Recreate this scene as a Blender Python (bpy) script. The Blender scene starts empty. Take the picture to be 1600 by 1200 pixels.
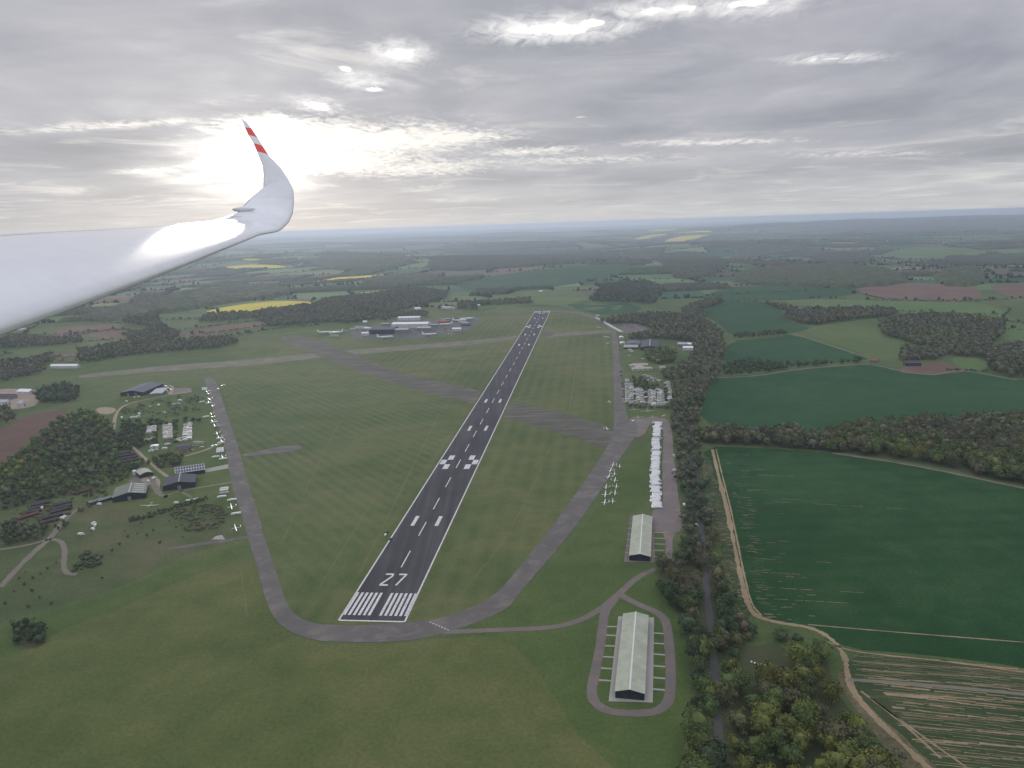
import bpy, bmesh, math, random
import numpy as np
from mathutils import Vector, Matrix
from mathutils.geometry import tessellate_polygon

rng = np.random.default_rng(7)
random.seed(7)
SC = bpy.context.scene
COL = SC.collection

# ------------------------------------------------------------------ camera (surveyed from the runway: 45 m wide, 1806 m long)
FOC, CAM_Z = 1200.0, 253.0
PITCH, ROLL = math.radians(11.74), math.radians(1.83)
FW = np.array([0, math.cos(PITCH), -math.sin(PITCH)])
RX = np.array([1.0, 0, 0]); UX = np.cross(RX, FW)
RT = math.cos(ROLL) * RX - math.sin(ROLL) * UX
UP = math.sin(ROLL) * RX + math.cos(ROLL) * UX
CAM = np.array([0, 0, CAM_Z])

def ray(x, y):
    return RT * (x - 800) / FOC + UP * (600 - y) / FOC + FW

def sstep(a, b, x):
    t = np.clip((x - a) / (b - a), 0, 1)
    return t * t * (3 - 2 * t)

def relief(x, y):
    """rolling countryside beyond the flat airfield plateau"""
    x = np.asarray(x, float); y = np.asarray(y, float)
    r1 = sstep(2450, 5200, y); r2 = sstep(7000, 16000, y)
    h = r1 * (20 * np.sin(x / 820 + 1.3) * np.cos(y / 900 + .5) + 15 * np.sin((x + .7 * y) / 610 + 2) + 9 * np.sin((y - .5 * x) / 470) - 20)
    h += r2 * (28 * np.sin(x / 2600 + .4) * np.sin(y / 2300) + 18 * np.sin((x - y) / 1900))
    h += r2 * 120 * np.exp(-((x - 9500) / 5200) ** 2 - ((y - 17500) / 5000) ** 2)      # the dark ridge on the right horizon
    return h

def G(x, y, z=0.0):
    """ground point seen at photo position x, y (z metres above the ground)"""
    d = ray(x, y); h = 0.0
    for _ in range(12):
        t = (z + h - CAM_Z) / d[2]
        p = CAM + d * t
        h2 = float(relief(p[0], p[1]))
        if p[1] < 2450: break
        h = .5 * h + .5 * h2
    return np.array([p[0], p[1]])

# ------------------------------------------------------------------ materials
MATS = {}
def new_mat(name):
    m = bpy.data.materials.new(name); m.use_nodes = True
    nt = m.node_tree
    b = nt.nodes['Principled BSDF']
    MATS[name] = m
    return m, nt, b

def link(nt, a, b): nt.links.new(a, b)

def noise(nt, scale, detail=4, rough=.6, coord=None, dist=0.0):
    n = nt.nodes.new('ShaderNodeTexNoise')
    n.inputs['Scale'].default_value = scale; n.inputs['Detail'].default_value = detail
    n.inputs['Roughness'].default_value = rough; n.inputs['Distortion'].default_value = dist
    if coord is not None: link(nt, coord, n.inputs['Vector'])
    return n.outputs['Fac']

def ramp(nt, fac, stops):
    r = nt.nodes.new('ShaderNodeValToRGB')
    e = r.color_ramp.elements
    while len(e) < len(stops): e.new(.5)
    for el, (p, c) in zip(e, stops):
        el.position = p
        el.color = (c[0], c[1], c[2], 1) if hasattr(c, '__len__') else (c, c, c, 1)
    link(nt, fac, r.inputs['Fac'])
    return r.outputs['Color']

def mixc(nt, fac, a, b, mode='MIX'):
    m = nt.nodes.new('ShaderNodeMix'); m.data_type = 'RGBA'; m.blend_type = mode
    for sock, v in ((m.inputs[0], fac), (m.inputs[6], a), (m.inputs[7], b)):
        if hasattr(v, 'is_linked'): link(nt, v, sock)
        elif hasattr(v, '__len__'): sock.default_value = (v[0], v[1], v[2], 1)
        else: sock.default_value = v
    return m.outputs[2]

def fmath(nt, op, a, b=None, c=None, clamp=False):
    m = nt.nodes.new('ShaderNodeMath'); m.operation = op; m.use_clamp = clamp
    for i, v in enumerate((a, b, c)):
        if v is None: continue
        if hasattr(v, 'is_linked'): link(nt, v, m.inputs[i])
        else: m.inputs[i].default_value = v
    return m.outputs[0]

def pos(nt):
    return nt.nodes.new('ShaderNodeNewGeometry').outputs['Position']

def rotated(nt, ang, sc=(1, 1, 1)):
    mp = nt.nodes.new('ShaderNodeMapping'); link(nt, pos(nt), mp.inputs['Vector'])
    mp.inputs['Rotation'].default_value = (0, 0, ang); mp.inputs['Scale'].default_value = sc
    return mp.outputs['Vector']

def simple(name, col, rough=.7, metal=0.0, var=.12, scale=.6, coat=0.0):
    m, nt, b = new_mat(name)
    if var:
        f = noise(nt, scale, 5, .65, pos(nt))
        c = ramp(nt, f, [(.25, [v * (1 - var) for v in col]), (.75, [min(1, v * (1 + var)) for v in col])])
        link(nt, c, b.inputs['Base Color'])
    else: b.inputs['Base Color'].default_value = (*col, 1)
    b.inputs['Roughness'].default_value = rough; b.inputs['Metallic'].default_value = metal
    b.inputs['Coat Weight'].default_value = coat
    b.inputs['Specular IOR Level'].default_value = .3
    return m

def ground_mat(name, cols, stripe=None, tan=0.0, rough=.95, fine=.35):
    """vegetated or bare ground: three tones mottled at three scales, optional mowing stripes (angle, period m, strength)"""
    m, nt, b = new_mat(name)
    p = pos(nt)
    n1 = noise(nt, .0045, 5, .62, p, .6); n2 = noise(nt, .035, 5, .65, p, .3); n3 = noise(nt, .45, 4, .7, p)
    f = fmath(nt, 'MULTIPLY_ADD', n1, .55, fmath(nt, 'MULTIPLY_ADD', n2, .33, fmath(nt, 'MULTIPLY', n3, .12)))
    c = ramp(nt, f, [(.40, cols[0]), (.5, cols[1]), (.60, cols[2])])
    c = mixc(nt, fine, c, mixc(nt, 1.0, c, ramp(nt, n3, [(.3, .55), (.7, 1.45)]), 'MULTIPLY'))
    if stripe:
        for ang, per, st in stripe:
            w = nt.nodes.new('ShaderNodeTexWave'); w.wave_type = 'BANDS'; w.bands_direction = 'X'
            link(nt, rotated(nt, ang), w.inputs['Vector'])
            w.inputs['Scale'].default_value = 6.2832 / per / 20
            w.inputs['Distortion'].default_value = .45; w.inputs['Detail'].default_value = 3; w.inputs['Detail Scale'].default_value = .6
            k = fmath(nt, 'MULTIPLY', w.outputs['Fac'], ramp(nt, noise(nt, .008, 3, .6, p), [(.35, 0.15), (.65, 1.0)]))
            c = mixc(nt, k, c, mixc(nt, st, c, (.16, .16, .07)))
    if tan:
        # thin wheel marks and thin drilling misses showing the tan soil
        for ang, per, dens in ((0.02, 19.0, .58), (0.02, 7.0, .66)):
            w = nt.nodes.new('ShaderNodeTexWave'); w.wave_type = 'BANDS'; w.bands_direction = 'Y'
            link(nt, rotated(nt, ang), w.inputs['Vector'])
            w.inputs['Scale'].default_value = 6.2832 / per / 20; w.inputs['Distortion'].default_value = .25
            w.inputs['Detail'].default_value = 1
            line = ramp(nt, w.outputs['Fac'], [(.93, 0.0), (.985, 1.0)])
            gate = ramp(nt, noise(nt, 1.0, 3, .7, rotated(nt, ang, (.012, .05, 1))), [(dens - .05, 0.0), (dens + .1, 1.0)])
            k = fmath(nt, 'MULTIPLY', fmath(nt, 'MULTIPLY', line, gate), tan)
            c = mixc(nt, k, c, (.24, .17, .10))
    link(nt, c, b.inputs['Base Color'])
    b.inputs['Roughness'].default_value = rough; b.inputs['Specular IOR Level'].default_value = .1
    return m

def paved_mat(name, cols, patch=None, pscale=.06):
    m, nt, b = new_mat(name); p = pos(nt)
    f = fmath(nt, 'MULTIPLY_ADD', noise(nt, .03, 5, .6, p, .5), .6, fmath(nt, 'MULTIPLY', noise(nt, .6, 5, .7, p), .4))
    c = ramp(nt, f, [(.35, cols[0]), (.65, cols[1])])
    if patch:
        k = ramp(nt, noise(nt, pscale, 6, .7, p, .4), [(.5, 0.0), (.62, .8)])
        c = mixc(nt, k, c, patch)
    link(nt, c, b.inputs['Base Color']); b.inputs['Roughness'].default_value = .9; b.inputs['Specular IOR Level'].default_value = .15
    return m

RWY_ANG = math.radians(6.19)
GR = [(.062, .095, .034), (.084, .116, .042), (.115, .135, .054)]
ground_mat('meadow', GR)
ground_mat('mown', [(.061, .093, .031), (.090, .115, .040), (.134, .140, .057)], stripe=[(RWY_ANG, 17, .42)])
ground_mat('mown_cross', [(.057, .093, .031), (.083, .115, .041), (.122, .136, .056)], stripe=[(-.62, 13, .5)])
ground_mat('dry_grass', [(.074, .100, .031), (.100, .120, .040), (.136, .140, .054)])
ground_mat('dry_track', [(.10, .12, .042), (.125, .135, .052), (.15, .15, .065)])
ground_mat('lush', [(.056, .092, .028), (.076, .111, .034), (.106, .130, .044)])
ground_mat('scrub_ground', [(.055, .080, .032), (.08, .10, .042), (.12, .118, .06)])
ground_mat('crop', [(.010, .045, .013), (.016, .058, .018), (.030, .078, .027)], stripe=[(1.59, 24, .07)], fine=.5)
ground_mat('crop_plain', [(.017, .062, .022), (.023, .073, .027), (.033, .088, .034)], fine=.2)
ground_mat('pasture', [(.085, .135, .045), (.10, .155, .055), (.125, .17, .065)], fine=.2)
ground_mat('olive_field', [(.07, .115, .038), (.09, .132, .046), (.115, .15, .056)], stripe=[(.9, 14, .2)], fine=.2)
ground_mat('soil', [(.13, .085, .062), (.155, .10, .074), (.18, .12, .09)], fine=.25)
ground_mat('red_soil', [(.10, .062, .046), (.12, .075, .056), (.14, .09, .068)], fine=.25)
ground_mat('rape', [(.42, .36, .035), (.50, .43, .045), (.56, .48, .06)], fine=.15)
ground_mat('striped_crop', [(.030, .060, .023), (.056, .074, .033), (.12, .105, .058)], tan=.5, fine=.3)
ground_mat('thin_soil', [(.075, .08, .04), (.17, .135, .08), (.25, .19, .115)], fine=.5)
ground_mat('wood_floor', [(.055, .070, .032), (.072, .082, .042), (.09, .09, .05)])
ground_mat('tan_track', [(.25, .19, .115), (.31, .235, .145), (.37, .285, .185)])
paved_mat('tarmac', [(.060, .058, .064), (.074, .071, .077)])
paved_mat('old_tarmac', [(.108, .100, .093), (.148, .136, .125)], (.19, .17, .15))
paved_mat('loop_tarmac', [(.135, .115, .103), (.18, .155, .14)], (.20, .155, .135), .05)
def streaky(name, cols, ang):
    m, nt, b = new_mat(name); p = pos(nt)
    st = noise(nt, 1.0, 5, .7, rotated(nt, ang, (.012, .16, 1)), .4)
    f = fmath(nt, 'MULTIPLY_ADD', st, .6, fmath(nt, 'MULTIPLY_ADD', noise(nt, .02, 5, .65, p, .6), .28, fmath(nt, 'MULTIPLY', noise(nt, .5, 4, .7, p), .12)))
    link(nt, ramp(nt, f, [(.40, cols[0]), (.46, cols[1]), (.53, cols[2]), (.62, cols[3])]), b.inputs['Base Color'])
    b.inputs['Roughness'].default_value = .95; b.inputs['Specular IOR Level'].default_value = .1
_d = G(770, 622) - G(450, 526)
streaky('worn_runway', [(.075, .094, .045), (.092, .094, .074), (.128, .117, .098), (.20, .172, .138)], -math.atan2(_d[1], _d[0]))
paved_mat('grassy_runway', [(.13, .128, .085), (.17, .16, .115)], (.20, .18, .14), .03)
paved_mat('apron_dark', [(.085, .085, .085), (.135, .13, .122)], (.085, .105, .048), .016)
paved_mat('tarmac_lane', [(.075, .073, .07), (.11, .105, .10)])
paved_mat('hardstanding', [(.155, .135, .125), (.20, .17, .155)], (.25, .19, .165), .04)
paved_mat('pale_track', [(.15, .14, .105), (.21, .185, .145)])
paved_mat('sandy', [(.27, .215, .16), (.34, .27, .20)])
paved_mat('concrete', [(.30, .29, .26), (.38, .36, .32)])
def worn_paint():
    m, nt, b = new_mat('paint_white'); p = pos(nt)
    k = fmath(nt, 'MULTIPLY_ADD', noise(nt, .5, 5, .7, p), .6, fmath(nt, 'MULTIPLY', noise(nt, 1.0, 4, .7, rotated(nt, RWY_ANG, (1.4, .03, 1))), .4))
    link(nt, ramp(nt, k, [(.34, (.26, .26, .255)), (.48, (.55, .55, .53)), (.62, (.68, .68, .65))]), b.inputs['Base Color']); b.inputs['Roughness'].default_value = .7
worn_paint()

simple('roof_pale_green', (.37, .39, .30), .9, var=.22, scale=.13)
simple('roof_ridge', (.62, .63, .56), .6, var=.05)
simple('roof_green_grey', (.17, .195, .155), .9, var=.15, scale=.2)
simple('roof_skylight', (.36, .37, .33), .4, var=.08)
simple('roof_slate', (.07, .076, .086), .9, var=.12, scale=.2)
simple('roof_blue_grey', (.13, .14, .165), .9, var=.12, scale=.1)
simple('roof_light_grey', (.42, .43, .44), .9, var=.1, scale=.1)
simple('roof_white', (.78, .78, .76), .5, var=.06)
simple('roof_beige', (.36, .33, .28), .7, var=.15, scale=.3)
simple('roof_tile', (.24, .12, .085), .8, var=.2)
simple('wall_navy', (.022, .028, .042), .6, var=.2)
simple('wall_dark_timber', (.035, .038, .044), .7, var=.2)
simple('wall_grey', (.20, .205, .21), .7, var=.12)
simple('wall_pale', (.55, .55, .53), .7, var=.08)
simple('wall_cream', (.48, .45, .37), .7, var=.1)
simple('wall_brick', (.26, .15, .11), .85, var=.2, scale=1.2)
simple('solar_cell', (.02, .024, .045), .2, var=.15)
simple('white_body', (.72, .72, .70), .35, var=.05, coat=.3)
simple('grey_body', (.34, .35, .36), .4, var=.06)
simple('cream_body', (.42, .40, .33), .45, var=.08)
simple('dark_body', (.03, .032, .036), .35, var=.1)
simple('blue_body', (.10, .14, .26), .35, var=.1)
simple('red_body', (.35, .05, .035), .35, var=.1)
simple('silver_body', (.40, .42, .44), .3, .3, var=.05)
simple('orange_livery', (.62, .17, .09), .4, var=.05)
simple('green_livery', (.10, .36, .12), .4, var=.05)
simple('glass_dark', (.02, .025, .03), .1, var=0)
simple('rubber', (.02, .02, .02), .8, var=0)
simple('pane_grey', (.10, .12, .14), .15, var=0)
simple('bark', (.085, .07, .055), .9, var=.25, scale=2)
simple('wreck_dark', (.055, .048, .05), .7, var=.35, scale=.3)
simple('wreck_rust', (.13, .055, .04), .8, var=.35, scale=.3)
simple('wing_red', (.80, .05, .03), .3, var=0, coat=.6)

def leaf_material(name, source):
    m, nt, b = new_mat(name)
    if source == 'object':
        c0 = nt.nodes.new('ShaderNodeObjectInfo').outputs['Color']
    else:
        a = nt.nodes.new('ShaderNodeAttribute'); a.attribute_name = 'tint'; c0 = a.outputs['Color']
    k = noise(nt, .35, 4, .7, pos(nt))
    c = mixc(nt, 1.0, c0, ramp(nt, k, [(.3, (.76, .78, .76)), (.7, (1.24, 1.22, 1.18))]), 'MULTIPLY')
    link(nt, c, b.inputs['Base Color'])
    b.inputs['Roughness'].default_value = .85; b.inputs['Specular IOR Level'].default_value = .1
    return m
leaf_material('leaf', 'object'); leaf_material('leaf_mass', 'attr')

def field_mosaic_material():
    m, nt, b = new_mat('field_mosaic')
    a = nt.nodes.new('ShaderNodeAttribute'); a.attribute_name = 'tint'
    p = pos(nt)
    k = fmath(nt, 'MULTIPLY_ADD', noise(nt, .006, 5, .65, p, .5), .7, fmath(nt, 'MULTIPLY', noise(nt, .05, 4, .7, p), .3))
    c = mixc(nt, 1.0, a.outputs['Color'], ramp(nt, k, [(.3, .72), (.7, 1.28)]), 'MULTIPLY')
    link(nt, c, b.inputs['Base Color']); b.inputs['Roughness'].default_value = .95; b.inputs['Specular IOR Level'].default_value = .1
field_mosaic_material()

# ------------------------------------------------------------------ object helpers
def tag(o, label, cat, group=None, kind=None):
    o['label'] = label; o['category'] = cat
    if group: o['group'] = group
    if kind: o['kind'] = kind
    return o

def mesh_data(name, verts, faces, mats, midx=None, smooth=False):
    me = bpy.data.meshes.new(name)
    me.from_pydata([tuple(map(float, v)) for v in verts], [], [tuple(map(int, f)) for f in faces])
    for m in ([mats] if isinstance(mats, str) else mats): me.materials.append(MATS[m])
    if midx is not None: me.polygons.foreach_set('material_index', np.array(midx, np.int32))
    if smooth: me.polygons.foreach_set('use_smooth', [True] * len(me.polygons))
    me.update()
    return me

def put(name, me, parent=None, loc=(0, 0, 0), rz=0.0, sc=1.0):
    o = bpy.data.objects.new(name, me); COL.objects.link(o)
    o.location = loc; o.rotation_euler = (0, 0, rz)
    o.scale = (sc, sc, sc) if np.isscalar(sc) else sc
    if parent: o.parent = parent
    return o

def big_mesh(name, V, F, mat, tint=None):
    """large all-quad (or all-triangle) mesh from numpy arrays, colour per face"""
    me = bpy.data.meshes.new(name)
    n, k = F.shape
    me.vertices.add(len(V)); me.vertices.foreach_set('co', V.astype(np.float32).ravel())
    me.loops.add(n * k); me.loops.foreach_set('vertex_index', F.astype(np.int32).ravel())
    me.polygons.add(n)
    me.polygons.foreach_set('loop_start', np.arange(0, n * k, k, dtype=np.int32))
    me.polygons.foreach_set('loop_total', np.full(n, k, np.int32))
    me.update(calc_edges=True)
    me.materials.append(MATS[mat])
    if tint is not None:
        at = me.attributes.new('tint', 'FLOAT_COLOR', 'FACE')
        at.data.foreach_set('color', np.concatenate([tint, np.ones((n, 1))], 1).astype(np.float32).ravel())
    return me

def chaikin(pts, n=2, closed=True):
    pts = [np.array(p, float) for p in pts]
    for _ in range(n):
        out = []
        m = len(pts)
        if not closed: out.append(pts[0])
        for i in range(m if closed else m - 1):
            a, b = pts[i], pts[(i + 1) % m]
            out += [a * .75 + b * .25, a * .25 + b * .75]
        if not closed: out.append(pts[-1])
        pts = out
    return pts

def ragged(pts, amp):
    out = []
    for i, p in enumerate(pts):
        q = pts[(i + 1) % len(pts)]; L = np.linalg.norm(q - p); n = max(1, int(L / (amp * 6)))
        for k in range(n):
            out.append(p + (q - p) * k / n + rng.normal(0, amp * .5, 2))
    return out

SURVEYED = []
def sheet(name, pix, mat, z, label, smooth=1, rough=0.0, world=False, parent=None, kind='structure', cat='ground'):
    pts = [np.array(p, float) for p in pix] if world else [G(*p) for p in pix]
    if smooth: pts = chaikin(pts, smooth)
    if rough: pts = ragged(pts, rough)
    tri = tessellate_polygon([[Vector((p[0], p[1], 0)) for p in pts]])
    far_y = max(p[1] for p in pts); far = far_y > 2300
    if cat == 'field': SURVEYED.append(pts)
    bm = bmesh.new()
    vs = [bm.verts.new((p[0], p[1], z)) for p in pts]
    for t in tri:
        try: bm.faces.new([vs[i] for i in t])
        except ValueError: pass
    if far:
        lim = 70 if far_y < 6000 else 220
        for _ in range(9):
            es = [e for e in bm.edges if e.calc_length() > lim]
            if not es: break
            bmesh.ops.subdivide_edges(bm, edges=es, cuts=1, use_grid_fill=False)
            bmesh.ops.triangulate(bm, faces=bm.faces)
        for v in bm.verts: v.co.z = float(relief(v.co.x, v.co.y)) + z + 1.3 * float(sstep(2250, 2450, v.co.y)) + 2.0 * float(sstep(3000, 7000, v.co.y))
    bmesh.ops.recalc_face_normals(bm, faces=bm.faces)
    me = bpy.data.meshes.new(name); bm.to_mesh(me); bm.free()
    if len(me.polygons) and me.polygons[0].normal.z < 0: me.flip_normals()
    me.materials.append(MATS[mat])
    o = put(name, me, parent)
    if parent is None: tag(o, label, cat, kind=kind)
    return o

def strip_geo(pts, width, z):
    pts = np.array(pts); n = len(pts)
    d = np.gradient(pts, axis=0); d /= np.linalg.norm(d, axis=1)[:, None] + 1e-9
    nn = np.stack([d[:, 1], -d[:, 0]], 1)
    w = np.broadcast_to(np.asarray(width, float), (n,)) / 2
    a, b = pts - nn * w[:, None], pts + nn * w[:, None]
    V = [(p[0], p[1], z) for p in a] + [(p[0], p[1], z) for p in b]
    F = [(i, i + n, i + n + 1, i + 1) for i in range(n - 1)]
    return V, F

def ribbon(name, lines, width, mat, z, label, wob=.15, parent=None, cat='road'):
    """one sheet object made of strips; lines: list of photo polylines"""
    V, F = [], []
    for ln in lines:
        w = width
        if isinstance(ln, tuple): ln, w = ln
        pts = np.array(chaikin([G(*p) for p in ln], 3, False)) if len(ln) > 2 else np.array([G(*p) for p in ln])
        ww = w * (1 + rng.normal(0, wob, len(pts))) if wob else w
        v, f = strip_geo(pts, ww, z)
        o = len(V); V += v; F += [tuple(i + o for i in q) for q in f]
    o = put(name, mesh_data(name, V, F, mat), parent)
    if parent is None: tag(o, label, cat, kind='structure')
    return o

class MB:
    """collects boxes, prisms and lofts into one mesh"""
    def __init__(s): s.v = []; s.f = []; s.m = []
    def add(s, v, f, m=0):
        o = len(s.v); s.v += [tuple(p) for p in v]; s.f += [tuple(i + o for i in q) for q in f]; s.m += [m] * len(f)
    def box(s, x0, x1, y0, y1, z0, z1, m=0, taper=0.0):
        t = taper
        s.add([(x0, y0, z0), (x1, y0, z0), (x1, y1, z0), (x0, y1, z0), (x0 + t, y0 + t, z1), (x1 - t, y0 + t, z1), (x1 - t, y1 - t, z1), (x0 + t, y1 - t, z1)],
              [(3, 2, 1, 0), (4, 5, 6, 7), (0, 1, 5, 4), (1, 2, 6, 5), (2, 3, 7, 6), (3, 0, 4, 7)], m)
    def loft(s, rings, m=0, cap=True):
        n = len(rings[0]); V = [p for r in rings for p in r]; F = []
        for i in range(len(rings) - 1):
            for j in range(n):
                F.append((i * n + j, i * n + (j + 1) % n, (i + 1) * n + (j + 1) % n, (i + 1) * n + j))
        if cap: F += [tuple(range(n - 1, -1, -1)), tuple(range((len(rings) - 1) * n, len(rings) * n))]
        s.add(V, F, m)
    def tube(s, stations, m=0, n=10):
        """stations: (x, z, half width, half height) along x"""
        s.loft([[(x, w * math.cos(a), z + h * math.sin(a)) for a in np.linspace(0, 2 * math.pi, n, endpoint=False)] for x, z, w, h in stations], m)
    def foil(s, secs, m=0, axis='y'):
        """secs: (span position, leading x, trailing x, z, thickness)"""
        rings = []
        for y, le, te, z, t in secs:
            c = te - le; r = []
            for u, k in ((0, 0), (.08, .6), (.3, 1), (.65, .62), (1, .03), (.65, -.35), (.3, -.6), (.08, -.45)):
                p = (le + c * u, y, z + k * t / 2) if axis == 'y' else (le + c * u, z + k * t / 2, y)
                r.append(p)
            rings.append(r)
        s.loft(rings, m)
    def cyl(s, x, y, z0, z1, r, m=0, n=10, axis='z'):
        R = []
        for q in (z0, z1):
            R.append([((x + r * math.cos(a), y + r * math.sin(a), q) if axis == 'z' else (x + r * math.cos(a), q, y + r * math.sin(a))) for a in np.linspace(0, 2 * math.pi, n, endpoint=False)])
        s.loft(R, m)
    def data(s, name, mats, smooth=False): return mesh_data(name, s.v, s.f, mats, s.m, smooth)

def copy_tree(src, loc, rz, sc=None):
    r = src.copy(); COL.objects.link(r); r.location = loc; r.rotation_euler = (0, 0, rz)
    if sc is not None: r.scale = (sc, sc, sc)
    for ch in src.children:
        c = ch.copy(); COL.objects.link(c); c.parent = r
        for g in ch.children:
            d = g.copy(); COL.objects.link(d); d.parent = c
    return r

class Kind:
    """one kind of thing: built once with its parts, then copied"""
    def __init__(s, name, parts=None, mesh=None):
        s.name, s.parts, s.mesh, s.first = name, parts, mesh, None
    def place(s, loc, rz, label, cat, group=None, sc=1.0):
        loc = (float(loc[0]), float(loc[1]), float(loc[2]) if len(loc) > 2 else float(relief(loc[0], loc[1])))
        if s.first is None:
            o = put(s.name, s.mesh, None, loc, rz, sc)
            for p in (s.parts or []):
                c = put(p[0], p[1], o)
                for q in (p[2] if len(p) > 2 else []): put(q[0], q[1], c)
            s.first = o
        else:
            o = copy_tree(s.first, loc, rz, sc)
        if 'group' in o: del o['group']
        return tag(o, label, cat, group)

def heading(a, b):
    """rotation that turns local +x from photo point a towards photo point b"""
    d = G(*b) - G(*a); return math.atan2(d[1], d[0])

# ================================================================== GROUND
def ground():
    radii = np.concatenate([[0], np.geomspace(60, 3000, 46), np.geomspace(3100, 46000, 90)])
    nseg = 288
    ang = np.linspace(0, 2 * math.pi, nseg, endpoint=False)
    V = [(0, 0, 0)]
    for r in radii[1:]:
        x, y = r * np.cos(ang), r * np.sin(ang)
        V += list(zip(x, y, relief(x, y)))
    F = [(0, 1 + j, 1 + (j + 1) % nseg) for j in range(nseg)]
    for i in range(len(radii) - 2):
        a, b = 1 + i * nseg, 1 + (i + 1) * nseg
        F += [(a + j, b + j, b + (j + 1) % nseg, a + (j + 1) % nseg) for j in range(nseg)]
    o = put('ground', mesh_data('ground', V, F, 'meadow', smooth=True))
    tag(o, 'wide grassy ground running from the airfield out to the horizon', 'ground', kind='structure')
ground()

# ---- the flat airfield and the hand-surveyed fields round it (photo outlines laid on the ground)
S = sheet
S('airfield_grass', [(318, 570), (345, 598), (362, 660), (378, 720), (392, 780), (412, 850), (432, 905), (450, 952), (500, 978), (720, 972), (800, 935), (900, 800), (985, 690), (972, 640), (968, 545), (955, 512), (905, 487), (845, 478), (760, 482), (680, 515), (560, 535), (430, 520), (330, 545)],
  'mown', .03, 'mown grass of the airfield between the runways and the perimeter track', 2)
S('airfield_grass', [(350, 600), (430, 550), (500, 562), (620, 603), (735, 632), (640, 760), (560, 880), (450, 930), (425, 860), (395, 780), (375, 700)], 'mown_cross', .034, 'mown grass left of the runway striped in a slanting direction', 2, 3.0)
S('dry_meadow', [(-260, 1110), (0, 1045), (90, 985), (200, 945), (300, 900), (385, 868), (402, 900), (420, 960), (470, 1006), (620, 1010), (740, 992), (820, 1000), (850, 1040), (880, 1110), (950, 1190), (1060, 1250), (1080, 1300), (400, 1330), (-200, 1300)],
  'dry_grass', .035, 'dull olive rough meadow in front of the runway threshold', 2, 1.0)
S('lush_strip', [(-40, 1000), (60, 960), (190, 925), (290, 870), (388, 848), (396, 866), (300, 900), (200, 945), (90, 985), (0, 1042)], 'lush', .04, 'darker green grass strip above the olive meadow', 2, .8)
S('lush_grass', [(640, 1000), (760, 975), (850, 900), (930, 800), (985, 700), (1015, 690), (1012, 800), (975, 800), (972, 885), (1030, 885), (1060, 960), (1085, 1060), (1085, 1230), (1000, 1230), (900, 1150), (850, 1060), (800, 1000), (730, 992)],
  'lush', .045, 'fresh green grass around the two long pale roofed sheds', 2, .8)
S('scrub_area', [(-60, 800), (40, 800), (120, 780), (175, 790), (250, 795), (325, 780), (362, 812), (385, 842), (290, 866), (190, 920), (60, 955), (-60, 990)], 'scrub_ground', .042, 'scrubby rough ground left of the perimeter track', 2, 1.2)
S('camp_grass', [(170, 620), (300, 612), (330, 640), (350, 730), (370, 790), (330, 790), (250, 800), (170, 790), (185, 700), (165, 650)], 'lush', .048, 'grass of the glider club site left of the perimeter track', 2, 1.0)
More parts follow.
